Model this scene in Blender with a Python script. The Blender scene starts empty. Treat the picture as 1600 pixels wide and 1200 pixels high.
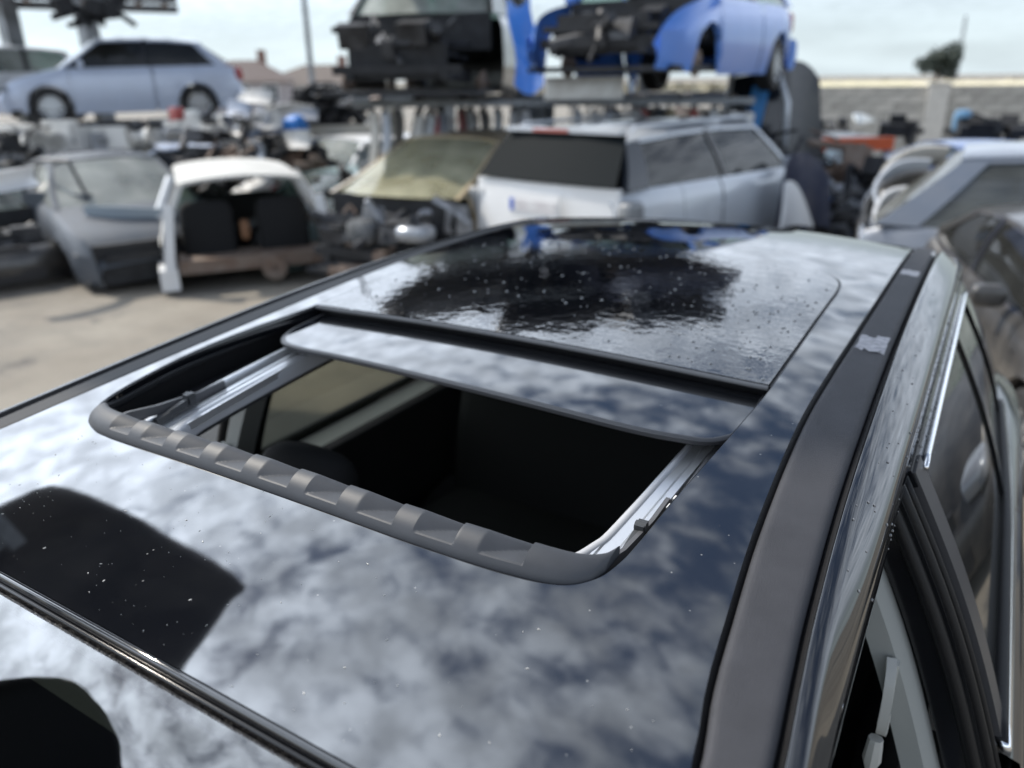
import bpy, bmesh, math, random
from mathutils import Vector, Matrix
from mathutils.geometry import delaunay_2d_cdt
R = math.radians
rnd = random.Random(11)
scene = bpy.context.scene
COL = scene.collection

# ------------------------------------------------------------------ camera, sky, sun
ROOF = 1.66                                   # height of the roof crest of the near car
FPX, CX, CY, CZ = 1213.0, .757, -.608, .425
YAW, PIT, ROL = .55, .3755, -.0133
cam_d = bpy.data.cameras.new('camera')
cam = bpy.data.objects.new('camera', cam_d); COL.objects.link(cam)
cam_d.sensor_width = 36; cam_d.lens = FPX / 1600 * 36
cam_d.clip_start = .05; cam_d.clip_end = 2000
CAM = Vector((CX, CY, ROOF + CZ))
fw = Vector((-math.sin(YAW) * math.cos(PIT), math.cos(YAW) * math.cos(PIT), -math.sin(PIT)))
rt = Vector((math.cos(YAW), math.sin(YAW), 0)); up = rt.cross(fw)
c_, s_ = math.cos(ROL), math.sin(ROL)
rt2 = rt * c_ + up * s_; up2 = up * c_ - rt * s_
m = Matrix((rt2, up2, -fw)).transposed().to_4x4(); m.translation = CAM
cam.matrix_world = m
cam_d.dof.use_dof = True; cam_d.dof.focus_distance = .98; cam_d.dof.aperture_fstop = 2.5
scene.camera = cam

SUN_AZ, SUN_EL = R(-93), R(47)
SUNV = Vector((math.sin(SUN_AZ) * math.cos(SUN_EL), math.cos(SUN_AZ) * math.cos(SUN_EL), math.sin(SUN_EL)))
world = bpy.data.worlds.new('World'); scene.world = world; world.use_nodes = True
nt = world.node_tree; nt.nodes.clear()
def N(t, **k):
    n = nt.nodes.new(t)
    for a, b in k.items(): setattr(n, a, b)
    return n
def wmath(op, a, b=None, c=None, clamp=False):
    n = N('ShaderNodeMath', operation=op, use_clamp=clamp)
    for i, v in enumerate((a, b, c)):
        if v is None: continue
        if isinstance(v, (int, float)): n.inputs[i].default_value = v
        else: nt.links.new(v, n.inputs[i])
    return n.outputs[0]
def wmap(v, a, b, c, d):
    n = N('ShaderNodeMapRange', interpolation_type='SMOOTHSTEP')
    nt.links.new(v, n.inputs[0])
    for i, q in enumerate((a, b, c, d)): n.inputs[i + 1].default_value = q
    return n.outputs[0]
sky = N('ShaderNodeTexSky', sky_type='NISHITA', sun_disc=False)
sky.sun_elevation = SUN_EL; sky.sun_rotation = SUN_AZ; sky.air_density = 1.0; sky.dust_density = .7; sky.ozone_density = 4.5
tc = N('ShaderNodeTexCoord')
sep = N('ShaderNodeSeparateXYZ'); nt.links.new(tc.outputs['Generated'], sep.inputs[0])
dx, dy, dz = sep.outputs
zz = wmath('MAXIMUM', wmath('ADD', dz, .10), .03)
cmb = N('ShaderNodeCombineXYZ'); nt.links.new(wmath('DIVIDE', dx, zz), cmb.inputs[0]); nt.links.new(wmath('DIVIDE', dy, zz), cmb.inputs[1])
def wnoise(scale, det, rough, dist=0, off=0):
    mp = N('ShaderNodeMapping'); nt.links.new(cmb.outputs[0], mp.inputs[0]); mp.inputs['Location'].default_value = (off, off * .7, 0)
    mp.inputs['Rotation'].default_value = (0, 0, .5); mp.inputs['Scale'].default_value = (1, 1.35, 1)
    n = N('ShaderNodeTexNoise'); nt.links.new(mp.outputs[0], n.inputs['Vector'])
    n.inputs['Scale'].default_value = scale; n.inputs['Detail'].default_value = det; n.inputs['Roughness'].default_value = rough
    n.inputs['Distortion'].default_value = dist
    return n.outputs[0]
big = wnoise(1.1, 3, .5, .2, 3.1); small = wnoise(11.5, 6, .60, .35, 1.7)
cov = wmath('ADD', wmath('MULTIPLY', big, .42), wmath('MULTIPLY', small, .86))
dot = N('ShaderNodeVectorMath', operation='DOT_PRODUCT'); nt.links.new(tc.outputs['Generated'], dot.inputs[0]); dot.inputs[1].default_value = SUNV
sd = wmath('MAXIMUM', dot.outputs['Value'], 0)
cov = wmath('ADD', cov, wmath('MULTIPLY', wmath('POWER', sd, 2), .22))        # thicker cloud deck around the sun
cov = wmath('ADD', cov, wmap(dz, .12, .75, .20, 0))
mask = wmap(cov, .585, .88, .03, .93)
lowhaze = wmap(dz, 0.0, .34, 1, 0)
glow = wmath('ADD', wmath('ADD', .92, wmath('MULTIPLY', wmath('POWER', sd, 3), 1.3)), wmath('MULTIPLY', wmath('POWER', sd, 14), 2.2))
shade = wmap(wnoise(8, 6, .6, .3, 9.3), .34, .68, .62, 1.12)
glow = wmath('MULTIPLY', wmath('MULTIPLY', glow, shade), wmath('MULTIPLY', wmap(dz, .02, .17, .56, 1.62), wmap(dz, .28, .78, 1, .42)))
cc = N('ShaderNodeVectorMath', operation='SCALE'); cc.inputs[0].default_value = (12.6, 14.0, 16.0); nt.links.new(glow, cc.inputs['Scale'])
smp = N('ShaderNodeMapping'); nt.links.new(tc.outputs['Generated'], smp.inputs[0]); smp.inputs['Scale'].default_value = (2.2, 2.2, 16)
stn = N('ShaderNodeTexNoise'); nt.links.new(smp.outputs[0], stn.inputs['Vector']); stn.inputs['Scale'].default_value = 1.6; stn.inputs['Detail'].default_value = 5
streak = wmap(stn.outputs[0], .35, .68, .90, 1.16)
hz = N('ShaderNodeVectorMath', operation='SCALE'); hz.inputs[0].default_value = (8.6, 10.0, 10.6)
nt.links.new(wmath('MULTIPLY', streak, wmath('ADD', .95, wmath('MULTIPLY', wmath('POWER', sd, 2), .55))), hz.inputs['Scale'])
def mix(fac, a, b):
    n = N('ShaderNodeMix', data_type='RGBA'); nt.links.new(fac, n.inputs[0]); nt.links.new(a, n.inputs[6]); nt.links.new(b, n.inputs[7]); return n.outputs[2]
c1 = mix(wmath('MULTIPLY', lowhaze, .85), sky.outputs[0], hz.outputs[0])
c2 = mix(wmath('MULTIPLY', mask, wmap(dz, .02, .20, .10, 1)), c1, cc.outputs[0])
bg = N('ShaderNodeBackground'); nt.links.new(c2, bg.inputs[0]); bg.inputs[1].default_value = .10
out = N('ShaderNodeOutputWorld'); nt.links.new(bg.outputs[0], out.inputs[0])

sun_d = bpy.data.lights.new('sun', 'SUN'); sun_d.energy = 4.4; sun_d.angle = R(.6); sun_d.color = (1, .92, .80)
sun = bpy.data.objects.new('sun', sun_d); COL.objects.link(sun)
sun.rotation_euler = (-SUNV).to_track_quat('-Z', 'Y').to_euler(); sun.location = SUNV * 30
vs = scene.view_settings
vs.view_transform = 'Standard'; vs.look = 'None'; vs.gamma = 1; vs.use_curve_mapping = False; vs.exposure = 0.0
try: scene.cycles.use_denoising = True
except Exception: pass
scene.cycles.max_bounces = 8; scene.cycles.transparent_max_bounces = 12

# ------------------------------------------------------------------ pixel rays of the photograph (for placing far things at their distance)
def ray(u, v):
    a, b = u - 800, v - 600
    a, b = c_ * a + s_ * b, -s_ * a + c_ * b
    d = rt * (a / FPX) + up * (-b / FPX) + fw
    return d.normalized()
def at(u, v, dist):
    d = ray(u, v); return CAM + d * (dist / math.hypot(d.x, d.y))
def ground_at(u, v, z=0.0):
    d = ray(u, v); return CAM + d * ((z - CAM.z) / d.z)

# ------------------------------------------------------------------ materials
MATS = {}
def mat(name, col, rough=.5, metal=0.0, ior=1.5, coat=0.0, noise=0.0, nscale=8.0, col2=None, bump=0.0, bscale=60.0, trans=0.0, alpha=1.0, flake=0.0, emit=None, dust=0.0, spec=.5, rvar=0.0):
    if name in MATS: return MATS[name]
    M = bpy.data.materials.new(name); M.use_nodes = True; t = M.node_tree; b = t.nodes['Principled BSDF']
    b.inputs['Base Color'].default_value = (*col, 1); b.inputs['Roughness'].default_value = rough; b.inputs['Metallic'].default_value = metal
    b.inputs['IOR'].default_value = ior; b.inputs['Coat Weight'].default_value = coat; b.inputs['Coat Roughness'].default_value = .06
    b.inputs['Transmission Weight'].default_value = trans; b.inputs['Alpha'].default_value = alpha; b.inputs['Specular IOR Level'].default_value = spec
    co = t.nodes.new('ShaderNodeTexCoord')
    cur = None
    if noise or col2:
        n = t.nodes.new('ShaderNodeTexNoise'); n.inputs['Scale'].default_value = nscale; n.inputs['Detail'].default_value = 6; n.inputs['Roughness'].default_value = .6
        t.links.new(co.outputs['Object'], n.inputs['Vector'])
        r = t.nodes.new('ShaderNodeMapRange'); r.inputs[1].default_value = .3; r.inputs[2].default_value = .7
        t.links.new(n.outputs[0], r.inputs[0])
        mx = t.nodes.new('ShaderNodeMix'); mx.data_type = 'RGBA'
        c2 = col2 or tuple(min(1, q * (1 + noise)) for q in col); c1 = col if col2 else tuple(q * (1 - noise) for q in col)
        mx.inputs[6].default_value = (*c1, 1); mx.inputs[7].default_value = (*c2, 1)
        t.links.new(r.outputs[0], mx.inputs[0]); cur = mx.outputs[2]
        t.links.new(cur, b.inputs['Base Color'])
        if rvar:
            rr = t.nodes.new('ShaderNodeMapRange'); rr.inputs[1].default_value = .3; rr.inputs[2].default_value = .7; rr.inputs[3].default_value = rough - rvar; rr.inputs[4].default_value = rough + rvar
            t.links.new(n.outputs[0], rr.inputs[0]); t.links.new(rr.outputs[0], b.inputs['Roughness'])
    if dust:
        n = t.nodes.new('ShaderNodeTexNoise'); n.inputs['Scale'].default_value = 3.5; n.inputs['Detail'].default_value = 8; n.inputs['Roughness'].default_value = .7
        t.links.new(co.outputs['Object'], n.inputs['Vector'])
        r = t.nodes.new('ShaderNodeMapRange'); r.inputs[1].default_value = .35; r.inputs[2].default_value = .75; r.inputs[3].default_value = dust * .15; r.inputs[4].default_value = dust
        t.links.new(n.outputs[0], r.inputs[0])
        mx = t.nodes.new('ShaderNodeMix'); mx.data_type = 'RGBA'; mx.inputs[7].default_value = (.33, .30, .26, 1)
        if cur: t.links.new(cur, mx.inputs[6])
        else: mx.inputs[6].default_value = (*col, 1)
        t.links.new(r.outputs[0], mx.inputs[0]); t.links.new(mx.outputs[2], b.inputs['Base Color'])
        ra = t.nodes.new('ShaderNodeMath'); ra.operation = 'MULTIPLY_ADD'; ra.inputs[1].default_value = .6; ra.inputs[2].default_value = rough
        t.links.new(r.outputs[0], ra.inputs[0]); t.links.new(ra.outputs[0], b.inputs['Roughness'])
    if bump:
        n = t.nodes.new('ShaderNodeTexNoise'); n.inputs['Scale'].default_value = bscale; n.inputs['Detail'].default_value = 4
        t.links.new(co.outputs['Object'], n.inputs['Vector'])
        bp = t.nodes.new('ShaderNodeBump'); bp.inputs['Strength'].default_value = bump; bp.inputs['Distance'].default_value = .01
        t.links.new(n.outputs[0], bp.inputs['Height']); t.links.new(bp.outputs[0], b.inputs['Normal'])
    MATS[name] = M
    return M
def glass(name, tint, rough=.02, ior=1.5, grime=0.0, gcol=(.52, .53, .5)):
    """thin pane: fresnel reflection over tinted see-through, with grime"""
    if name in MATS: return MATS[name]
    M = bpy.data.materials.new(name); M.use_nodes = True; t = M.node_tree; t.nodes.clear()
    o = t.nodes.new('ShaderNodeOutputMaterial'); tr = t.nodes.new('ShaderNodeBsdfTransparent'); tr.inputs[0].default_value = (*tint, 1)
    gl = t.nodes.new('ShaderNodeBsdfGlossy'); gl.inputs['Roughness'].default_value = rough
    fr = t.nodes.new('ShaderNodeFresnel'); fr.inputs[0].default_value = ior
    ge_ = t.nodes.new('ShaderNodeNewGeometry'); nb = t.nodes.new('ShaderNodeMath'); nb.operation = 'SUBTRACT'; nb.inputs[0].default_value = 1; t.links.new(ge_.outputs['Backfacing'], nb.inputs[1])
    fm = t.nodes.new('ShaderNodeMath'); fm.operation = 'MULTIPLY'; t.links.new(fr.outputs[0], fm.inputs[0]); t.links.new(nb.outputs[0], fm.inputs[1])
    m1 = t.nodes.new('ShaderNodeMixShader'); t.links.new(fm.outputs[0], m1.inputs[0]); t.links.new(tr.outputs[0], m1.inputs[1]); t.links.new(gl.outputs[0], m1.inputs[2])
    last = m1
    if grime:
        co = t.nodes.new('ShaderNodeTexCoord'); n = t.nodes.new('ShaderNodeTexNoise'); n.inputs['Scale'].default_value = 3; n.inputs['Detail'].default_value = 7
        t.links.new(co.outputs['Object'], n.inputs[0]); r = t.nodes.new('ShaderNodeMapRange'); r.inputs[1].default_value = .35; r.inputs[2].default_value = .7
        r.inputs[3].default_value = grime * .5; r.inputs[4].default_value = grime; t.links.new(n.outputs[0], r.inputs[0])
        df = t.nodes.new('ShaderNodeBsdfDiffuse'); df.inputs[0].default_value = (*gcol, 1)
        m2 = t.nodes.new('ShaderNodeMixShader'); t.links.new(r.outputs[0], m2.inputs[0]); t.links.new(m1.outputs[0], m2.inputs[1]); t.links.new(df.outputs[0], m2.inputs[2]); last = m2
    t.links.new(last.outputs[0], o.inputs[0]); MATS[name] = M
    return M

def paint(name, col, dust=.12, rough=.28, metal=.10):
    return mat('paint_' + name, col, rough, metal, 1.5, .6, dust=dust * 1.3, bump=.5, bscale=2.5)
RUBBER = mat('black_rubber', (.007, .007, .008), .5, bump=.15, bscale=300, spec=.3)
PLASTIC = mat('black_plastic', (.022, .022, .025), .5, bump=.1, bscale=400)
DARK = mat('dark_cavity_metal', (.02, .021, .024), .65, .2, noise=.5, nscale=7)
GREYMETAL = mat('grey_cast_metal', (.30, .31, .33), .45, .7, noise=.5, nscale=9)
STEEL = mat('galvanised_steel', (.20, .215, .23), .5, .5, noise=.35, nscale=4)
RUST = mat('rusty_steel', (.16, .10, .07), .75, .2, col2=(.24, .2, .17), nscale=6)
TYRE = mat('tyre_rubber', (.018, .018, .019), .75, noise=.3, nscale=20)
ALLOY = mat('alloy_rim', (.55, .57, .6), .3, .85)
INTERIOR = mat('dark_upholstery', (.008, .0085, .0095), .9)
LIGHTTRIM = mat('light_grey_trim', (.34, .34, .33), .6)
CHROME = mat('chrome', (.85, .86, .88), .12, 1.0)
LENS = mat('clear_lens', (.30, .32, .35), .2, .3, coat=.4)
REDLENS = mat('red_lens', (.35, .02, .02), .2, coat=.6)
WIN_CLEAR = glass('window_glass', (.62, .72, .68), .03, 1.5, .10)
WIN_DARK = glass('tinted_glass', (.10, .12, .13), .03, 1.55, .05)
WIN_DIRTY = glass('dusty_windscreen', (.6, .72, .68), .06, 1.5, .55)
WIN_TEAL = glass('teal_glass', (.22, .5, .48), .03, 1.5, .12)

# ------------------------------------------------------------------ mesh helpers
def setp(o, label=None, cat=None, group=None, kind=None):
    if label: o['label'] = label
    if cat: o['category'] = cat
    if group: o['group'] = group
    if kind: o['kind'] = kind
    return o
def empty(name, loc=(0, 0, 0), rz=0.0, label=None, cat=None, group=None):
    o = bpy.data.objects.new(name, None); COL.objects.link(o); o.location = loc; o.rotation_euler = (0, 0, rz); o.empty_display_size = .1
    return setp(o, label, cat, group)
class MB:
    def __init__(s): s.v = []; s.f = []
    def add(s, vs, fs):
        k = len(s.v); s.v += [tuple(q) for q in vs]; s.f += [tuple(i + k for i in q) for q in fs]; return s
    def box(s, c, d, rz=0.0, rx=0.0, ry=0.0, taper=1.0):
        mt = Matrix.Rotation(rz, 3, 'Z') @ Matrix.Rotation(ry, 3, 'Y') @ Matrix.Rotation(rx, 3, 'X'); c = Vector(c)
        vs = []
        for z in (-.5, .5):
            k = taper if z > 0 else 1
            for x, y in ((-.5, -.5), (.5, -.5), (.5, .5), (-.5, .5)): vs.append(c + mt @ Vector((x * d[0] * k, y * d[1] * k, z * d[2])))
        return s.add(vs, [(3, 2, 1, 0), (4, 5, 6, 7), (0, 1, 5, 4), (1, 2, 6, 5), (2, 3, 7, 6), (3, 0, 4, 7)])
    def beam(s, a, b, w, h=None):
        a, b = Vector(a), Vector(b); h = h or w; d = (b - a).normalized(); u = Vector((0, 0, 1)) if abs(d.z) < .9 else Vector((1, 0, 0))
        x = d.cross(u).normalized() * w / 2; y = x.cross(d).normalized() * h / 2
        vs = [a - x - y, a + x - y, a + x + y, a - x + y, b - x - y, b + x - y, b + x + y, b - x + y]
        return s.add(vs, [(0, 1, 2, 3), (7, 6, 5, 4), (4, 5, 1, 0), (5, 6, 2, 1), (6, 7, 3, 2), (7, 4, 0, 3)])
    def tube(s, pts, r, n=8, cap=True):
        pts = [Vector(p) for p in pts]; k0 = len(s.v); px = None
        for i, p in enumerate(pts):
            d = (pts[min(i + 1, len(pts) - 1)] - pts[max(i - 1, 0)]).normalized()
            if px is None: px = d.orthogonal().normalized()
            px = (px - d * px.dot(d)).normalized(); py = d.cross(px); rr = r[i] if isinstance(r, (list, tuple)) else r
            for j in range(n):
                a = 2 * math.pi * j / n; s.v.append(tuple(p + (px * math.cos(a) + py * math.sin(a)) * rr))
        for i in range(len(pts) - 1):
            for j in range(n):
                a = k0 + i * n + j; b = k0 + i * n + (j + 1) % n; s.f.append((a, b, b + n, a + n))
        if cap: s.f.append(tuple(k0 + j for j in reversed(range(n)))); s.f.append(tuple(k0 + (len(pts) - 1) * n + j for j in range(n)))
        return s
    def lathe(s, prof, c=(0, 0, 0), axis='X', n=24):
        k0 = len(s.v); c = Vector(c); m_ = len(prof)
        for j in range(n):
            a = 2 * math.pi * j / n
            for (h, r) in prof:
                q = Vector((h, r * math.cos(a), r * math.sin(a))) if axis == 'X' else Vector((r * math.cos(a), r * math.sin(a), h)) if axis == 'Z' else Vector((r * math.cos(a), h, r * math.sin(a)))
                s.v.append(tuple(c + q))
        for j in range(n):
            for i in range(m_ - 1):
                a = k0 + j * m_ + i; b = k0 + ((j + 1) % n) * m_ + i; s.f.append((a, a + 1, b + 1, b))
        return s
    def grid(s, fn, nu, nv, closed_u=False):
        k0 = len(s.v)
        for i in range(nu):
            for j in range(nv): s.v.append(tuple(fn(i / (nu - 1), j / (nv - 1))))
        for i in range(nu - 1):
            for j in range(nv - 1):
                a = k0 + i * nv + j; s.f.append((a, a + nv, a + nv + 1, a + 1))
        return s
    def slab(s, fn, nu, nv, th):
        """a sheet with thickness: fn gives the outer face, th = offset vector or function"""
        k0 = len(s.v); n = nu * nv
        P = [Vector(fn(i / (nu - 1), j / (nv - 1))) for i in range(nu) for j in range(nv)]
        off = th if callable(th) else (lambda i, j: Vector(th))
        Q = [P[i * nv + j] + off(i / (nu - 1), j / (nv - 1)) for i in range(nu) for j in range(nv)]
        s.v += [tuple(p) for p in P] + [tuple(q) for q in Q]
        for i in range(nu - 1):
            for j in range(nv - 1):
                a = k0 + i * nv + j; s.f.append((a, a + nv, a + nv + 1, a + 1)); b = a + n; s.f.append((b + 1, b + nv + 1, b + nv, b))
        for i in range(nu - 1):
            for j in (0, nv - 1):
                a = k0 + i * nv + j; q = (a, a + n, a + nv + n, a + nv); s.f.append(q if j == 0 else q[::-1])
        for j in range(nv - 1):
            for i in (0, nu - 1):
                a = k0 + i * nv + j; q = (a, a + 1, a + 1 + n, a + n); s.f.append(q if i == 0 else q[::-1])
        return s
    def prism(s, poly, off):
        k0 = len(s.v); n = len(poly); off = Vector(off)
        s.v += [tuple(p) for p in poly] + [tuple(Vector(p) + off) for p in poly]
        s.f.append(tuple(range(k0, k0 + n))); s.f.append(tuple(range(k0 + 2 * n - 1, k0 + n - 1, -1)))
        for i in range(n): s.f.append((k0 + i, k0 + n + i, k0 + n + (i + 1) % n, k0 + (i + 1) % n))
        return s
    def sweep(s, path, prof, closed=False, loop=False, upv=(0, 0, 1), cap=True):
        """prof: (side, up) points; side = tangent x up"""
        P = [Vector(p) for p in path]; n = len(P); m_ = len(prof); k0 = len(s.v)
        for i, p in enumerate(P):
            a = P[(i - 1) % n] if loop else P[max(i - 1, 0)]; b = P[(i + 1) % n] if loop else P[min(i + 1, n - 1)]
            T = (b - a).normalized(); U = upv(i) if callable(upv) else Vector(upv); S = T.cross(U).normalized(); U = S.cross(T)
            for (x, y) in prof: s.v.append(tuple(p + S * x + U * y))
        for i in range(n if loop else n - 1):
            for j in range(m_ if closed else m_ - 1):
                a = k0 + i * m_ + j; b = k0 + i * m_ + (j + 1) % m_; c = k0 + ((i + 1) % n) * m_ + j; d = k0 + ((i + 1) % n) * m_ + (j + 1) % m_
                s.f.append((a, c, d, b))
        if closed and cap and not loop:
            s.f.append(tuple(k0 + j for j in range(m_))); s.f.append(tuple(k0 + (n - 1) * m_ + j for j in reversed(range(m_))))
        return s
    def move(s, fn): s.v = [tuple(fn(Vector(p))) for p in s.v]; return s
    def build(s, name, material, parent=None, smooth=False, angle=None, fix=True, normals=None):
        me = bpy.data.meshes.new(name); me.from_pydata(s.v, [], s.f)
        if fix:
            bm = bmesh.new(); bm.from_mesh(me); bmesh.ops.recalc_face_normals(bm, faces=bm.faces); bm.to_mesh(me); bm.free()
        if smooth: me.shade_smooth()
        if smooth and angle: 
            try: me.set_sharp_from_angle(angle=R(angle))
            except Exception: pass
        if normals: me.normals_split_custom_set_from_vertices(normals)
        me.materials.append(material); me.update()
        o = bpy.data.objects.new(name, me); COL.objects.link(o)
        if parent: o.parent = parent
        return o
def lerp(a, b, t): return a + (b - a) * t
def interp(tab, x):
    if x <= tab[0][0]: return tab[0][1]
    for (a, b), (c, d) in zip(tab, tab[1:]):
        if x <= c:
            t = (x - a) / (c - a); return b + (d - b) * t
    return tab[-1][1]
def sinterp(tab, x):
    """smooth (Catmull-Rom) table lookup"""
    if x <= tab[0][0]: return tab[0][1]
    if x >= tab[-1][0]: return tab[-1][1]
    for i in range(len(tab) - 1):
        if x <= tab[i + 1][0]:
            x0, y0 = tab[i]; x1, y1 = tab[i + 1]; h = x1 - x0; t = (x - x0) / h
            m0 = (y1 - tab[i - 1][1]) / (x1 - tab[i - 1][0]) if i > 0 else (y1 - y0) / h
            m1 = (tab[i + 2][1] - y0) / (tab[i + 2][0] - x0) if i + 2 < len(tab) else (y1 - y0) / h
            return (2*t**3 - 3*t*t + 1) * y0 + (t**3 - 2*t*t + t) * h * m0 + (-2*t**3 + 3*t*t) * y1 + (t**3 - t*t) * h * m1
def catmull(pts, k=6, loop=False):
    out = []; n = len(pts)
    for i in range(n if loop else n - 1):
        p0 = pts[(i - 1) % n] if loop else pts[max(i - 1, 0)]; p1 = pts[i]; p2 = pts[(i + 1) % n]; p3 = pts[(i + 2) % n] if loop else pts[min(i + 2, n - 1)]
        for j in range(k):
            t = j / k
            out.append(tuple(.5 * ((2 * b) + (c - a) * t + (2 * a - 5 * b + 4 * c - d) * t * t + (-a + 3 * b - 3 * c + d) * t ** 3) for a, b, c, d in zip(p0, p1, p2, p3)))
    if not loop: out.append(tuple(pts[-1]))
    return out
def inside(p, poly):
    x, y = p; r = False; n = len(poly)
    for i in range(n):
        x1, y1 = poly[i]; x2, y2 = poly[(i + 1) % n]
        if (y1 > y) != (y2 > y) and x < (x2 - x1) * (y - y1) / (y2 - y1) + x1: r = not r
    return r
def sheet(outer, holes, step, zf, bbox=None):
    """triangulated sheet over a plan outline with holes, with inner grid points"""
    pts = []; edges = []
    for poly in [outer] + holes:
        k = len(pts); pts += [Vector(p) for p in poly]; edges += [(k + i, k + (i + 1) % len(poly)) for i in range(len(poly))]
    xs = [p[0] for p in outer]; ys = [p[1] for p in outer]
    x = min(xs) + step / 2
    while x < max(xs):
        y = min(ys) + step / 2
        while y < max(ys):
            if inside((x, y), outer) and not any(inside((x, y), h) for h in holes): pts.append(Vector((x, y)))
            y += step
        x += step
    V, _, F, *_ = delaunay_2d_cdt(pts, edges, [], 0, 1e-5)
    fs = []
    for f in F:
        c = sum((V[i] for i in f), Vector((0, 0))) / len(f)
        if inside(c, outer) and not any(inside(c, h) for h in holes): fs.append(tuple(f))
    mb = MB(); mb.v = [(v.x, v.y, zf(v.x, v.y)) for v in V]; mb.f = fs
    return mb

# ------------------------------------------------------------------ ground
def ground_material():
    M = bpy.data.materials.new('worn_concrete'); M.use_nodes = True; t = M.node_tree; b = t.nodes['Principled BSDF']; b.inputs['Roughness'].default_value = .85
    co = t.nodes.new('ShaderNodeTexCoord')
    def nz(s, d, off):
        mp = t.nodes.new('ShaderNodeMapping'); mp.inputs['Location'].default_value = (off, off, 0); t.links.new(co.outputs['Object'], mp.inputs[0])
        n = t.nodes.new('ShaderNodeTexNoise'); n.inputs['Scale'].default_value = s; n.inputs['Detail'].default_value = d; n.inputs['Roughness'].default_value = .65; t.links.new(mp.outputs[0], n.inputs[0]); return n.outputs[0]
    def ramp(src, a, b_, c, d):
        r = t.nodes.new('ShaderNodeMapRange'); t.links.new(src, r.inputs[0])
        for i, q in enumerate((a, b_, c, d)): r.inputs[i + 1].default_value = q
        return r.outputs[0]
    def mixc(f, a, c):
        x = t.nodes.new('ShaderNodeMix'); x.data_type = 'RGBA'; t.links.new(f, x.inputs[0])
        for i, q in ((6, a), (7, c)):
            if isinstance(q, tuple): x.inputs[i].default_value = (*q, 1)
            else: t.links.new(q, x.inputs[i])
        return x.outputs[2]
    base = mixc(ramp(nz(.7, 8, 0), .35, .65, 0, 1), (.195, .172, .140), (.275, .25, .208))
    dirt_shade = mixc(ramp(nz(.33, 6, 7), .47, .62, 0, .85), base, (.12, .112, .10))  # random dirt patches, deepened to suggest shadows near the wrecks as well
    oil = mixc(ramp(nz(1.6, 5, 3), .61, .70, 0, .85), dirt_shade, (.07, .066, .062))
    w = t.nodes.new('ShaderNodeTexVoronoi'); w.feature = 'DISTANCE_TO_EDGE'; w.inputs['Scale'].default_value = .16; t.links.new(co.outputs['Object'], w.inputs[0])
    crack = mixc(ramp(w.outputs[0], 0.001, .006, .6, 0), oil, (.11, .1, .09))
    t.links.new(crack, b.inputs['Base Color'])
    bp = t.nodes.new('ShaderNodeBump'); bp.inputs['Strength'].default_value = .4; bp.inputs['Distance'].default_value = .02; t.links.new(nz(14, 8, 1), bp.inputs['Height']); t.links.new(bp.outputs[0], b.inputs['Normal'])
    return M
g = MB(); g.add([(-600, -600, 0), (600, -600, 0), (600, 900, 0), (-600, 900, 0)], [(0, 1, 2, 3)])
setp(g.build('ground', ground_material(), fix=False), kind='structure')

# ------------------------------------------------------------------ the near car: black, roof open, front at -Y
SUV = empty('black_suv', (0, .5, 0), 0, 'glossy black car with open sunroof and matt black roof strips, in the front', 'car')
def inv(mb): return mb.move(lambda p: p - Vector((0, .5, 0)))      # parts are local to the Empty
def part(mb, name, m_, parent=None, **k):
    if parent is None or parent is SUV: return inv(mb).build(name, m_, SUV, **k)
    return inv(mb).build(name, m_, parent, **k)
KX, KX4, KY, YP = .095, -.042, .0466, 1.3426
def rz_(x, y): return ROOF - KX * x * x - KX4 * x ** 4 - KY * (y - YP) ** 2 - max(0, y - 1.55) ** 2 * .05
def rn_(x, y):
    return Vector((2 * KX * x + 4 * KX4 * x ** 3, 2 * KY * (y - YP) + 2 * .05 * max(0, y - 1.55), 1)).normalized()
STRIP_IN = [(-.32, .640), (-.10, .626), (-.02, .611), (.06, .602), (.23, .586), (.515, .573), (.73, .576), (.88, .580), (1.24, .586), (2.0, .588)]
STRIP_OUT = [(-.32, .705), (-.06, .688), (.03, .680), (.12, .673), (.33, .663), (.55, .658), (.85, .654), (1.27, .652), (2.0, .650)]
def sin_(y): return sinterp(STRIP_IN, y) - .003
def sout(y): return sinterp(STRIP_OUT, y)
def y_front(x): return -.257 + .05 * x * x
def y_rear(x): return 1.94 - .09 * x * x

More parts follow.
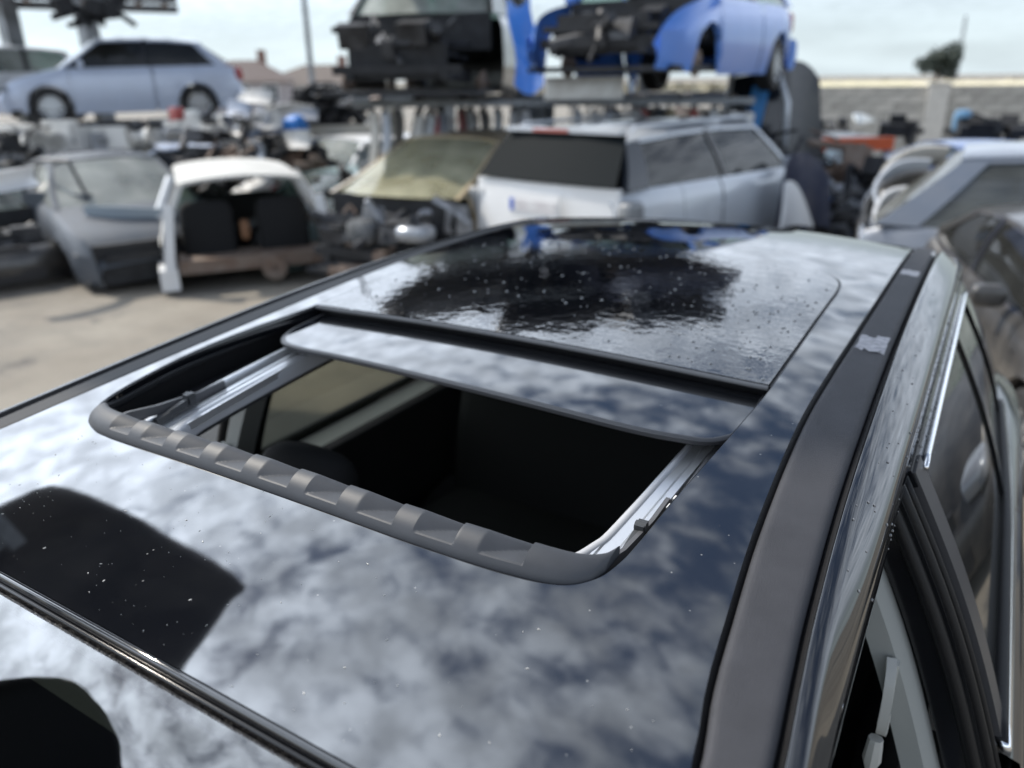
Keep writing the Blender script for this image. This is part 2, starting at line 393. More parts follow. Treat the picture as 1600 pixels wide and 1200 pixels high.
def roof_paint(name, wet):
    M = bpy.data.materials.new(name); M.use_nodes = True; t = M.node_tree; b = t.nodes['Principled BSDF']
    b.inputs['Base Color'].default_value = (.004, .0045, .006, 1); b.inputs['Roughness'].default_value = .035
    b.inputs['IOR'].default_value = 2.5
    co = t.nodes.new('ShaderNodeTexCoord')
    v = t.nodes.new('ShaderNodeTexVoronoi'); v.inputs['Scale'].default_value = 55 if not wet else 80; v.inputs['Randomness'].default_value = 1; t.links.new(co.outputs['Object'], v.inputs[0])
    r = t.nodes.new('ShaderNodeMapRange'); r.inputs[1].default_value = .04; r.inputs[2].default_value = .085; r.inputs[3].default_value = 1; r.inputs[4].default_value = 0; t.links.new(v.outputs['Distance'], r.inputs[0])
    sx = t.nodes.new('ShaderNodeSeparateColor'); t.links.new(v.outputs['Color'], sx.inputs[0])
    k = t.nodes.new('ShaderNodeMath'); k.operation = 'GREATER_THAN'; k.inputs[1].default_value = .80 if not wet else .55; t.links.new(sx.outputs[0], k.inputs[0])
    m1 = t.nodes.new('ShaderNodeMath'); m1.operation = 'MULTIPLY'; t.links.new(r.outputs[0], m1.inputs[0]); t.links.new(k.outputs[0], m1.inputs[1])
    n = t.nodes.new('ShaderNodeTexNoise'); n.inputs['Scale'].default_value = 9; n.inputs['Detail'].default_value = 8; n.inputs['Roughness'].default_value = .7; t.links.new(co.outputs['Object'], n.inputs[0])
    f = t.nodes.new('ShaderNodeMapRange'); f.inputs[1].default_value = .4; f.inputs[2].default_value = .8; f.inputs[3].default_value = .0; f.inputs[4].default_value = .022 if not wet else .012; t.links.new(n.outputs[0], f.inputs[0])
    ad = t.nodes.new('ShaderNodeMath'); ad.operation = 'MULTIPLY_ADD'; ad.use_clamp = True; ad.inputs[1].default_value = .55 if not wet else .9; t.links.new(m1.outputs[0], ad.inputs[0]); t.links.new(f.outputs[0], ad.inputs[2])
    mx = t.nodes.new('ShaderNodeMix'); mx.data_type = 'RGBA'; mx.inputs[6].default_value = (.004, .0045, .006, 1); mx.inputs[7].default_value = (.30, .30, .29, 1)
    t.links.new(ad.outputs[0], mx.inputs[0]); t.links.new(mx.outputs[2], b.inputs['Base Color'])
    n2 = t.nodes.new('ShaderNodeTexNoise'); n2.inputs['Scale'].default_value = 34 if wet else 7; n2.inputs['Detail'].default_value = 3; t.links.new(co.outputs['Object'], n2.inputs[0])
    bp = t.nodes.new('ShaderNodeBump'); bp.inputs['Strength'].default_value = .030 if wet else .006; bp.inputs['Distance'].default_value = .02; t.links.new(n2.outputs[0], bp.inputs['Height'])
    t.links.new(bp.outputs[0], b.inputs['Normal'])
    return M
GLOSS = roof_paint('gloss_black_paint', False)
WETGLASS = roof_paint('wet_black_roof_glass', True)
BODY = mat('black_body_paint', (.004, .0045, .006), .04, ior=1.9)

# opening + fixed glass cut-out in plan
right_side = [(0, -.003), (.2, 0), (.289, .005), (.364, .013), (.424, .027), (.455, .055), (.468, .092), (.474, .14), (.480, .236), (.491, .365), (.502, .519), (.506, .612), (.507, .80), (.506, 1.056), (.504, 1.20), (.488, 1.285), (.445, 1.338), (.36, 1.354), (.15, 1.364)]
left_side = [(-.15, 1.364), (-.36, 1.354), (-.445, 1.338), (-.488, 1.285), (-.504, 1.2), (-.506, 1.056), (-.507, .8), (-.508, .64), (-.515, .56), (-.538, .45), (-.552, .31), (-.540, .17), (-.518, .092), (-.480, .047), (-.43, .018), (-.366, .006), (-.2, .0)]
CUT = catmull(right_side + left_side, 5, loop=True)
YS = [-.25 + i * (2.17 / 60) for i in range(61)]
outer = [(x, y_front(x)) for x in [-.62 + i * .04 for i in range(32)]]
outer += [(sin_(y), y) for y in YS if y > y_front(.62) + .01 and y < y_rear(.58) - .01]
outer += [(x, y_rear(x)) for x in [.575 - i * .05 for i in range(24)]]
outer += [(-sin_(y), y) for y in reversed(YS) if y > y_front(.62) + .01 and y < y_rear(.58) - .01]
rp = sheet(outer, [CUT], .025, rz_)
part(rp, 'roof_panel', GLOSS, smooth=True, fix=True, normals=[rn_(v[0], v[1]) for v in rp.v])
# turned-down flange round the cut-out
fl = MB(); n_ = len(CUT); cen = (0, .68)
def inset(poly, d):
    out = []; n = len(poly)
    for i in range(n):
        a, b = poly[i - 1], poly[(i + 1) % n]; t = Vector((b[0] - a[0], b[1] - a[1])).normalized(); out.append((poly[i][0] - t.y * d, poly[i][1] + t.x * d))
    return out
rings = [(0, 0), (.0015, -.0008), (.0026, -.003), (.003, -.03)]
for d, h in rings:
    for (x, y) in inset(CUT, d): fl.v.append((x, y, rz_(x, y) + h))
for k in range(len(rings) - 1):
    for i in range(n_): fl.f.append((k * n_ + i, k * n_ + (i + 1) % n_, (k + 1) * n_ + (i + 1) % n_, (k + 1) * n_ + i))
part(fl, 'opening_flange', BODY, smooth=True, angle=50)
# fixed rear glass
gl_poly = [p for p in inset(CUT, .006) if p[1] > .612]
i0 = max(range(len(gl_poly)), key=lambda i: (gl_poly[i][0] - gl_poly[i - 1][0]) ** 2 + (gl_poly[i][1] - gl_poly[i - 1][1]) ** 2)
gl_poly = gl_poly[i0:] + gl_poly[:i0]            # starts at right front, ends at left front
gx0, gx1 = gl_poly[0][0], gl_poly[-1][0]
front_edge = [(lerp(gx1, gx0, k / 30), .585 + .10 * lerp(gx1, gx0, k / 30) ** 2) for k in range(31)]
gpoly = gl_poly + front_edge
gs = sheet(gpoly, [], .03, lambda x, y: rz_(x, y) + .0015)
part(gs, 'fixed_roof_glass', WETGLASS, smooth=True, normals=[rn_(v[0], v[1]) for v in gs.v])
ge = MB(); path = [(x, y, rz_(x, y) - .001) for x, y in front_edge]
ge.sweep(path, [(.002, .0015), (.004, -.002), (.003, -.007), (-.004, -.009)])
part(ge, 'front_glass_lip', mat('grey_lip', (.16, .16, .165), .4), smooth=True)
ge = MB(); ge.sweep([(x, y + .004, rz_(x, y) - .008) for x, y in front_edge], [(-.001, 0), (-.004, -.016), (-.03, -.018)])
part(ge, 'rear_edge_seal', RUBBER, smooth=True)
gap = MB(); gp_ = [p for p in inset(CUT, .0035) if p[1] > .60]
i0 = max(range(len(gp_)), key=lambda i: (gp_[i][0] - gp_[i - 1][0]) ** 2 + (gp_[i][1] - gp_[i - 1][1]) ** 2); gp_ = gp_[i0:] + gp_[:i0]
gap.sweep([(x, y, rz_(x, y) - .004) for x, y in gp_], [(-.0035, 0), (0, .0022), (.0035, 0)])
part(gap, 'glass_gasket', mat('grey_gasket', (.05, .05, .052), .45), smooth=True)

# sliding glass, pushed back under the fixed one
SL = -.022
sp = catmull([(-.30, .428), (0, .408), (.30, .408), (.42, .423), (.472, .448), (.492, .52), (.488, .80), (.48, 1.15), (0, 1.2), (-.48, 1.15), (-.488, .8), (-.486, .56), (-.474, .49), (-.440, .452), (-.385, .436)], 5, loop=True)
ss = sheet(sp, [], .03, lambda x, y: rz_(x, y) + SL)
part(ss, 'sliding_roof_glass', WETGLASS if False else GLOSS, smooth=True, normals=[rn_(v[0], v[1]) for v in ss.v])
rim = MB(); rim.sweep([(x, y, rz_(x, y) + SL) for x, y in sp], [(-.001, .0006), (.005, .0008), (.0085, -.002), (.0085, -.008), (.002, -.012), (-.02, -.014)], loop=True)
part(rim, 'sliding_glass_seal', mat('seal_grey', (.045, .045, .048), .38), smooth=True, angle=50)

# wind deflector with nine scoops
NX, NT = 460, 40
prof = [(.0, -.012), (-.0005, -.004), (.0005, .004), (.003, .011), (.007, .018), (.012, .0235), (.018, .028), (.024, .0310), (.030, .0325), (.0355, .0320), (.039, .0285), (.041, .022), (.041, .008), (.040, -.012)]
prof2 = catmull(prof, 5)
notch_r = [-.323 + .0875 * k for k in range(9)]
DEF_Y = [(-.47, .034), (-.43, .018), (-.366, .009), (-.2, .003), (0, .001), (.2, .003), (.289, .008), (.364, .016), (.424, .031), (.452, .055), (.462, .085)]
def deflector(u, v):
    x = lerp(-.462, .459, u); k = v * (len(prof2) - 1); i = min(int(k), len(prof2) - 2); q = k - i
    py = lerp(prof2[i][0], prof2[i + 1][0], q); pz = lerp(prof2[i][1], prof2[i + 1][1], q)
    e = max(0, (abs(x) - .36) / .10); h = 1 - .10 * e ** 2.4 if x < 0 else 1 - .55 * e ** 2.0
    y0 = sinterp(DEF_Y, x)
    t = v
    d = 0.0
    for r_ in notch_r:
        s = x - r_
        if -.053 < s < .003:
            p_ = (s + .053) / .053 if s <= 0 else max(0, (.003 - s) / .003)
            q_ = min(1, max(0, (t - .27) / .28)); f2 = 1 if t < .80 else max(0, 1 - (t - .80) / .2)
            d = max(d, .0205 * min(p_, q_) * f2)
    return Vector((x, y0 + py * .95 + d * .75, rz_(x, y0) + pz * h * .80 - d * .75))
df = MB(); df.grid(deflector, NX, NT)
for side in (0, NX - 1): df.f.append(tuple(side * NT + j for j in range(NT)))
DEFL = mat('grey_deflector_plastic', (.044, .048, .056), .48, spec=.35, bump=.06, bscale=900, noise=.10, nscale=30, dust=.025)
part(df, 'wind_deflector', DEFL, smooth=True, angle=16)

# tray, guide rails, inner trim
AP = catmull([(0, .083), (.25, .085), (.33, .103), (.374, .135), (.395, .18), (.405, .24), (.420, .5), (.42, .9), (.41, 1.22), (.35, 1.27), (0, 1.28), (-.35, 1.27), (-.41, 1.22), (-.415, .9), (-.418, .5), (-.415, .24), (-.405, .17), (-.380, .125), (-.335, .098), (-.25, .085)], 5, loop=True)
tray_o = inset(CUT, -.03)
tr = sheet(tray_o, [AP], .04, lambda x, y: rz_(x, y) - .078)
part(tr, 'sunroof_tray', PLASTIC)
wl = MB()
for k, (d, h) in enumerate(((-.012, -.02), (-.014, -.078))):
    for (x, y) in inset(CUT, d): wl.v.append((x, y, rz_(x, y) + h))
for i in range(n_): wl.f.append((i, (i + 1) % n_, n_ + (i + 1) % n_, n_ + i))
part(wl, 'tray_wall', RUBBER, smooth=True)
lip = MB(); lip.sweep([(x, y, rz_(x, y) - .062) for x, y in AP], [(-.006, -.032), (-.006, -.006), (-.004, -.001), (0, .001), (.004, .001), (.008, -.002), (.009, -.016)], loop=True)
part(lip, 'headliner_lip', mat('pale_trim', (.42, .43, .45), .42), smooth=True, angle=60)
ALU = mat('extruded_aluminium', (.78, .79, .80), .30, .75, bump=.02, bscale=300)
for s in (1, -1):
    pth = [(s * min(.420 + .055 * lerp(.075, 1.15, t), .452), lerp(.075, 1.15, t), rz_(s * .43, lerp(.075, 1.15, t)) - .064) for t in [i / 24 for i in range(25)]]
    prof_r = [(-.030, -.012), (-.030, .003), (-.0265, .003), (-.0265, -.003), (-.0235, -.003), (-.0235, .0015), (-.005, .0015), (-.005, -.004), (-.001, -.004), (-.001, .003), (.010, .003), (.010, -.012)]
    if s < 0: prof_r = [(-a, b) for a, b in prof_r]
    part(MB().sweep(pth, prof_r, closed=True), 'guide_rail', ALU)
    # second, outer ledge
    pth = [(s * lerp(.462, .478, t), lerp(.13, 1.1, t), rz_(s * .47, lerp(.13, 1.1, t)) - .052) for t in [i / 20 for i in range(21)]]
    part(MB().sweep(pth, [(-.006, -.02), (-.006, .004), (-.003, .005), (.004, .005), (.006, .002), (.006, -.02)], closed=True), 'outer_rail', ALU if s < 0 else mat('gap_shaded_alu', (.20, .20, .21), .35, .7))  # near rail coloured dark to stand in for the shaded gap
    # slider block and deflector arm
    y0 = .14
    bl = MB()
    bl.box((s * .441, .150, rz_(s * .44, .15) - .052), (.010, .030, .016), rx=.15)
    bl.box((s * .4435, .185, rz_(s * .44, .185) - .047), (.008, .045, .012), rx=.2)
    bl.box((s * .446, .213, rz_(s * .44, .213) - .044), (.013, .018, .022))
    bl.tube([(s * .4385, .136, rz_(s * .44, .136) - .053), (s * .4475, .136, rz_(s * .44, .136) - .053)], .006, 10)
    bl.tube([(s * .4385, .213, rz_(s * .44, .213) - .038), (s * .4535, .213, rz_(s * .44, .213) - .038)], .007, 10)
    part(bl, 'slider_block', mat('dark_mechanism', (.06, .062, .065), .4, .3))
    arm = MB(); ax = .438 if s > 0 else .445
    arm.sweep([(s * (ax - .012), .050, rz_(s * .45, .05) - .004), (s * (ax + .006), .095, rz_(s * .45, .095) - .018), (s * (ax + .011), .15, rz_(s * .45, .15) - .034), (s * (ax + .012), .24, rz_(s * .45, .24) - .050), (s * (ax + .012), .30, rz_(s * .45, .3) - .052)], [(-.003, -.012), (-.003, .006), (.003, .006), (.003, -.012)], closed=True)
    part(arm, 'deflector_arm', mat('arm_grey', (.09, .09, .095), .4))
    if s < 0: continue
    cl = MB(); cl.box((s * .468, .255, rz_(.47, .255) - .030), (.006, .012, .01)); cl.box((s * .469, .275, rz_(.47, .275) - .028), (.006, .010, .008))
    part(cl, 'white_clip', mat('white_clip', (.7, .7, .68), .4))
# bowden cables at the front of the tray
part(MB().tube([(x, .068 + .01 * math.cos(x * 3), rz_(x, .07) - .066) for x in [-.42 + i * .04 for i in range(22)]], .004, 6), 'drive_cable', PLASTIC, smooth=True)

# matt strips in the roof ditches, with two worn adhesive patches on the near one
MATT = mat('matt_strip_plastic', (.036, .037, .043), .62, spec=.28, bump=.25, bscale=700, noise=.14, nscale=14, dust=.02)
for s in (1, -1):
    ys = [-.31 + i * (2.22 / 70) for i in range(71)]
    di = MB(); di.grid(lambda u, v: (lambda y: (s * lerp(sin_(y), sout(y) + .004, v), y, rz_(lerp(sin_(y), sout(y), v), y) - (.014 if .02 < v < .98 else .001)))(lerp(-.31, 1.93, u)), 70, 8)
    part(di, 'roof_ditch', RUBBER)
    st = MB()
    def strip(u, v):
        y = lerp(-.31, 1.915, u); x = lerp(sin_(y) + .007, sout(y) - .005, v)
        return Vector((s * x, y, rz_(x, y) + (.004 if s > 0 else -.003) - .010 * (2 * v - 1) ** 12))
    st.grid(strip, 90, 17)
    STRIP = part(st, 'roof_strip', MATT if s > 0 else mat('matt_strip_dimmed', (.020, .021, .024), .6, spec=.25), smooth=True)  # far strip's colour darkened to counter the sunlight on it
    for (ya, yb, kind) in (((.845, .925, 0), (1.44, 1.50, 1)) if s > 0 else ()):
        pa = MB(); q = random.Random(3 + kind); pts = []
        for k in range(28):
            a = k / 28 * 4; e = int(a); f = a - e
            bx, by = [(f, 0), (1, f), (1 - f, 1), (0, 1 - f)][e]
            bx = min(1, max(0, bx + q.uniform(-.10, .10))); by = by + q.uniform(-.12, .12)
            y = lerp(ya, yb, by); x = lerp(sin_(y) + .014, sout(y) - .012, bx); pts.append((x, y))
        pa = sheet(pts, [], .012, lambda x, y: rz_(x, y) + .0048 + .001 * math.sin(x * 400) * math.sin(y * 300))
        part(pa, 'adhesive_residue', mat('pale_residue', (.24, .24, .26), .45, noise=.45, nscale=90), parent=STRIP)
    cap_ = MB(); cap_.grid(lambda u, v: (lambda y: (s * lerp(sin_(y) + .004, sout(y) - .002, v), y, rz_(.62, y) + .003 - .008 * (2 * v - 1) ** 6))(lerp(1.80, 1.885, u)), 6, 9)
    part(cap_, 'strip_end_cap', mat('grey_end_cap', (.30, .30, .31), .3), smooth=True)

# ---- body side: cant rail, pillars, doors
XE = .723
def z_e(y): return rz_(.66, y) - .080
def cant(y, v, s):
    x0, z0 = sout(y) + .002, rz_(sout(y), y) - .001
    P = [(x0, z0 - .006), (x0 + .004, z0), (x0 + .020, z0 - .004), (XE - .008, z0 - .030), (XE - .001, z0 - .060), (XE, z_e(y))]
    t = v * 5; i = min(int(t), 4); q = t - i
    a, b, c, d = P[max(i - 1, 0)], P[i], P[i + 1], P[min(i + 2, 5)]
    f = lambda a, b, c, d: .5 * (2 * b + (c - a) * q + (2 * a - 5 * b + 4 * c - d) * q * q + (-a + 3 * b - 3 * c + d) * q ** 3)
    return Vector((s * f(a[0], b[0], c[0], d[0]), y, f(a[1], b[1], c[1], d[1])))
ZB = ROOF - .585
def x_b(y): return .925 - .035 * max(0, y - 1.3) ** 1.5 - .02 * max(0, -y) ** 1.5
def side(y, t, s=1, off=0.0):
    x = lerp(XE, x_b(y), t) + .014 * math.sin(math.pi * t) + off * .9; z = lerp(z_e(y), ZB, t) + off * .42
    return Vector((s * x, y, z))
def side_strip(y0, y1, t0, t1, s, off, th, nu=10, nv=12, y0b=None, y1b=None):
    """piece of the side between y0..y1 (y0b..y1b at the lower end)"""
    mb = MB()
    def f(u, v):
        t = lerp(t0, t1, v); q = (t - t0) / (t1 - t0) if t1 != t0 else 0
        ya = lerp(y0, y0b if y0b is not None else y0, q); yb = lerp(y1, y1b if y1b is not None else y1, q)
        return side(lerp(ya, yb, u), t, s, off)
    return mb.slab(f, nu, nv, (-s * th * .9, 0, -th * .42))
SATIN = mat('satin_pillar_cover', (.050, .050, .054), .38)
GREENGLASS = glass('green_side_glass', (.60, .61, .56), .01, 1.45, .04)
DOORGLASS = glass('rear_door_glass', (.05, .06, .065), .01, 1.75, .03)
for s in (1, -1):
    part(MB().grid(lambda u, v: cant(lerp(-.31, 1.93, u), v, s), 70, 26), 'cant_rail', BODY, smooth=True)
    # underside return so the rail has depth
    part(MB().grid(lambda u, v: (lambda y: Vector((s * (XE - .055 * v), y, z_e(y) - .001 - .006 * math.sin(v * math.pi))))(lerp(-.31, 1.93, u)), 60, 5), 'door_opening_flange', mat('taupe_flange', (.13, .12, .115), .45), smooth=True)
    # A pillar
    ap = MB(); pa = [(s * .700, -.29, rz_(.69, -.29) - .035), (s * .735, -.55, ROOF - .355), (s * .775, -.80, ROOF - .475), (s * .82, -1.06, ROOF - .615)]
    ap.sweep(catmull(pa, 5), [(-.035, -.045), (-.04, .01), (-.02, .03), (.02, .03), (.04, .01), (.035, -.045)], closed=True)
    part(ap, 'front_pillar', BODY, smooth=True)
    # B pillar: body column, inner trim, two door seals
    inner = lambda t, dy, dx: Vector((s * (lerp(XE, x_b(.6), t) + .014 * math.sin(math.pi * t) - dx), .60 + dy, lerp(z_e(.6), ZB, t)))
    ts = [i / 14 * 1.25 for i in range(15)]
    part(MB().sweep([inner(t, 0.0, .050) for t in ts], [(-.052, -.03), (-.052, .03), (.05, .03), (.05, -.03)], closed=True, upv=(s, 0, .4)), 'centre_pillar', mat('black_pillar_metal', (.006, .0065, .008), .2, coat=.6))
    part(MB().sweep([inner(t, -.058 - .01 * t, .115) for t in ts], [(-.03, -.02), (-.03, .018), (-.018, .026), (.018, .026), (.034, .014), (.034, -.02)], closed=True, upv=(s, 0, .4)), 'pillar_trim', mat('grey_green_trim', (.30, .31, .295), .6), smooth=True, angle=50)
    for dy, dx, r_ in ((-.052, .035, .011), (-.030, .016, .009), (-.012, .008, .006)):
        part(MB().tube([inner(t, dy, dx) for t in ts], r_, 10), 'door_seal', RUBBER, smooth=True)
    # belt guide on the trim
    bgm = MB(); c0 = inner(.79, -.098, .138)
    bgm.sweep(catmull([tuple(c0 + Vector(q)) for q in ((0, .0, .075), (s * .004, -.022, .06), (s * .006, -.03, .02), (s * .006, -.028, -.02), (s * .008, -.010, -.03))], 4), [(-.016, -.008), (-.016, .006), (.016, .006), (.016, -.008)], closed=True, upv=(s, 0, 0))
    bgm.box(c0 + Vector((s * .004, -.004, .02)), (.014, .014, .12))
    bgm.tube([c0 + Vector((0, -.03, -.05)), c0 + Vector((0, -.034, -.09)), c0 + Vector((0, -.028, -.115))], [.011, .014, .008], 8)
    part(bgm, 'belt_guide', mat('pale_belt_guide', (.48, .48, .45), .5), smooth=True, angle=40)
    # rear door
    RD = part(side_strip(.607, .668, .015, 1.02, s, .006, .012, 8, 16, .600, .672), 'pillar_cover', SATIN, smooth=True, angle=40)
    fr = side_strip(.60, 1.93, .0, .055, s, .003, .02, 50, 5)
    part(fr, 'door_frame_top', mat('gloss_frame', (.007, .0075, .009), .12), smooth=True, angle=40)
    part(MB().sweep([side(y, .052, s, .007) for y in [.66 + i * .043 for i in range(29)]], [(-.005, -.004), (-.005, .003), (0, .006), (.005, .003), (.005, -.004)], closed=True), 'chrome_strip', CHROME, smooth=True)
    part(side_strip(.665, 1.93, .068, .10, s, .0, .015, 50, 4), 'glass_run', RUBBER)
    part(side_strip(.670, 1.43, .10, 1.0, s, -.006, .004, 30, 18, .675, 1.50), 'rear_side_window', DOORGLASS if s > 0 else GREENGLASS, smooth=True, angle=40)
    part(side_strip(1.432, 1.475, .08, 1.0, s, .001, .02, 4, 14, 1.502, 1.545), 'door_rear_frame', mat('gloss_frame', (.007, .0075, .009), .12))
    part(side_strip(1.48, 1.80, .10, 1.0, s, -.005, .004, 14, 12, 1.55, 2.12), 'quarter_window', DOORGLASS if s > 0 else GREENGLASS, smooth=True, angle=40)
    part(side_strip(1.80, 1.95, .0, 1.0, s, .002, .03, 8, 14, 2.12, 2.42), 'rear_pillar', BODY, smooth=True, angle=40)
    # belt mouldings
    bp_ = [side(y, 1.0, s, .006) for y in [.60 + i * .05 for i in range(33)]]
    part(MB().sweep(bp_, [(-.012, -.010), (-.012, .005), (-.006, .011), (.004, .011), (.011, .004), (.012, -.014)], closed=True), 'belt_chrome', CHROME, smooth=True)
    part(MB().sweep([side(y, .972, s, .003) for y in [.60 + i * .05 for i in range(33)]], [(-.012, -.006), (-.012, .004), (.006, .008), (.012, .002), (.012, -.006)], closed=True), 'belt_rubber', RUBBER, smooth=True)
    # small strip of paint hiding the joint in front of the B pillar on the far side: front door window frame
    if s < 0:
        part(side_strip(-.28, .598, .0, .06, s, .003, .02, 40, 5), 'door_frame_top', mat('gloss_frame', (.007, .0075, .009), .12))
        part(side_strip(.572, .60, .0, 1.0, s, .004, .02, 6, 12), 'front_door_rear_frame', RUBBER)

# lower body of the near car (front at -Y), left front door taken off
def wheel_arch(y, arches, zlow, rad, zc):
    z = zlow
    for ya in arches:
        d = abs(y - ya)
        if d < rad: z = max(z, zc + math.sqrt(rad * rad - d * d))
    return z
LB = []
yst = sorted(set([round(-2.02 + i * .06, 3) for i in range(82)]))
def lb_ring(y):
    e0 = max(0, (-y - 1.35) / .67); e1 = max(0, (y - 2.1) / .72)
    w = .985 - .16 * e0 ** 2.2 - .12 * e1 ** 2.6
    zt = ZB if y > -1.0 else ZB - .035 - .10 * ((-1.0 - y) / 1.0) ** 1.5
    zt = zt - .25 * e0 ** 5 - .05 * e1 ** 4
    zl = wheel_arch(y, (-1.30, 1.42), .28 + .12 * e0 ** 3 + .1 * e1 ** 3, .385, .36)
    xb = min(x_b(y), w - .02) - .003
    return [(w - .04, zl), (w - .01, max(zl + .005, .42)), (w, max(zl + .01, .62)), (w - .004, max(zl + .015, .86)), (w - .008, max(zl + .02, zt - .075)), (w - .028, zt - .020), (xb - .012, zt - .003)]
for s in (1, -1):
    for nm, (ya, yb) in (('front_wing', (-2.02, -.98)), ('front_door_panel', (-.98, .60)), ('rear_door_panel', (.60, 1.50)), ('rear_wing', (1.50, 2.84))):
        if s > 0 and nm == 'front_door_panel': continue
        mb = MB(); st_ = [y for y in yst if ya <= y <= yb] ; st_ = [ya + .003] + [y for y in st_ if ya + .01 < y < yb - .01] + [yb - .003]
        for y in st_: mb.v += [(s * x, y, z) for x, z in lb_ring(y)]
        for i in range(len(st_) - 1):
            for j in range(6): mb.f.append((i * 7 + j, i * 7 + j + 1, (i + 1) * 7 + j + 1, (i + 1) * 7 + j))
        part(mb, nm, BODY, smooth=True, angle=60)
    part(MB().box((s * .90, -.2, .34), (.10, 1.62, .12)), 'door_sill', BODY)
for s in (1, -1):
    door = [o for o in SUV.children if o.name.startswith('rear_door_panel') and (o.data.vertices[0].co.x > 0) == (s > 0)][0]; door.name = 'rear_door'
    for o in list(SUV.children):
        if o.name.split('.')[0] in ('pillar_cover', 'chrome_strip', 'glass_run', 'rear_side_window', 'door_rear_frame', 'belt_chrome', 'belt_rubber') and (o.data.vertices[0].co.x > 0) == (s > 0): o.parent = door
hood = MB(); hood.grid(lambda u, v: (lambda y, x: (x, y, ZB - .035 - .10 * ((-1.0 - y) / 1.0) ** 1.5 + .05 * (1 - (x / .85) ** 2) - .25 * max(0, (-y - 1.35) / .67) ** 5))(lerp(-1.02, -2.02, u), lerp(-1, 1, v) * (lb_ring(lerp(-1.02, -2.02, u))[6][0])), 20, 20)
part(hood, 'bonnet', BODY, smooth=True)
part(MB().grid(lambda u, v: (lerp(-.80, .80, v), -2.03 - .05 * math.cos(lerp(-1.2, 1.2, v)), lerp(.30, .78, u)), 6, 16), 'front_bumper', BODY, smooth=True)
# tailgate
part(MB().slab(lambda u, v: (lambda t, x: Vector((x * lerp(.60, .80, t), lerp(1.95, 2.50, t) - .10 * x * x, lerp(rz_(.3, 1.95) - .01, ZB, t))))(u, lerp(-1, 1, v)), 8, 14, (0, -.006, -.004)), 'rear_window', glass('rear_tint', (.05, .06, .06), .02, 1.6), smooth=True, angle=40)
part(MB().slab(lambda u, v: (lambda t, x: Vector((x * lerp(.82, .86, t), lerp(2.50, 2.80, t ** .6) - .10 * x * x, lerp(ZB, .55, t))))(u, lerp(-1, 1, v)), 8, 14, (0, -.02, 0)), 'tailgate', BODY, smooth=True, angle=40)
part(MB().slab(lambda u, v: (lambda x: Vector((x * .60, 1.925 - .09 * (x * .6) ** 2 + .16 * u, rz_(x * .6, 1.93) - .004 - .035 * u - .03 * u * u)))(lerp(-1, 1, v)), 6, 16, (0, 0, -.02)), 'roof_spoiler', BODY, smooth=True, angle=40)
part(MB().box((0, 2.74, .42), (1.6, .2, .3)), 'rear_bumper', PLASTIC)
def add_wheel(parent, c, r, w, off=None, rimmat=ALLOY, flat=False):
    """tyre with rim and spokes; axis along x"""
    t = MB(); t.lathe([(-w / 2, r * .62), (-w / 2, r * .90), (-w * .38, r * .985), (-w * .2, r), (w * .2, r), (w * .38, r * .985), (w / 2, r * .9), (w / 2, r * .62)], c, 'X', 28)
    wheel = empty('wheel', (0, 0, 0)); wheel.parent = parent; parent = wheel
    T = (inv(t) if off else t).build('tyre', TYRE, parent, smooth=True, angle=40)
    sg = 1 if c[0] > 0 else -1
    rm = MB(); rm.lathe([(-w * .45, r * .64), (w * .45, r * .64)], c, 'X', 28); rm.lathe([(sg * w * .40, r * .66), (sg * w * .47, r * .64), (sg * w * .40, r * .58)], c, 'X', 28)
    for k in range(10):
        a = 2 * math.pi * k / 10; d = Vector((0, math.cos(a), math.sin(a))); C_ = Vector(c) + Vector((sg * w * .36, 0, 0))
        rm.beam(C_ + d * r * .10, C_ + d * r * .62, r * .10, r * .08)
    rm.lathe([(sg * w * .30, 0.0), (sg * w * .42, r * .02), (sg * w * .42, r * .13), (sg * w * .2, r * .15)], c, 'X', 14)
    rm.lathe([(sg * w * .1, .001), (sg * w * .1, r * .5)], c, 'X', 20)
    rmo = (inv(rm) if off else rm).build('rim', rimmat, parent)
    return T
for s in (1, -1):
    for y in (-1.30, 1.42): add_wheel(SUV, (s * .83, y, .36), .36, .24, True)

# windscreen, its mouldings, black band, sensor patch
def ws(x, d, off=0.0):
    """point on the windscreen: x across, d = metres down from the roof edge"""
    y = y_front(x) - .022 - d * math.cos(R(29)) - .03 * d * d * 0 ; z = rz_(x, y_front(x)) - .007 - d * math.sin(lerp(R(20), R(29), min(1, d / .5))) - .05 * x * x * d
    return Vector((x, y - off * .45, z + off * .9))
WSG = glass('windscreen_glass', (.50, .53, .51), .01, 2.6, .0)
part(MB().slab(lambda u, v: ws(lerp(-1, 1, v) * lerp(.64, .76, u), u * .92), 24, 30, (0, .002, -.005)), 'windscreen', WSG, smooth=True, angle=40)
WSO = [o for o in SUV.children if o.name.startswith('windscreen')][0]
FRIT = mat('black_frit', (.008, .009, .010), .5)
part(MB().grid(lambda u, v: ws(lerp(-1, 1, v) * .64, u * .055, -.009), 4, 40), 'frit_band', FRIT, parent=WSO)
part(MB().grid(lambda u, v: ws(lerp(-.34, -.09, v) * lerp(1, .9, u ** 2), .055 + u * .19, -.0095), 8, 10), 'sensor_patch', FRIT, parent=WSO)
xs = [-.66 + i * .022 for i in range(61)]
edge = [(x, y_front(x), rz_(x, y_front(x))) for x in xs]
part(MB().sweep(edge, [(-.002, -.002), (.003, -.0005), (.006, -.003), (.007, -.012)]), 'roof_front_edge', BODY, smooth=True)
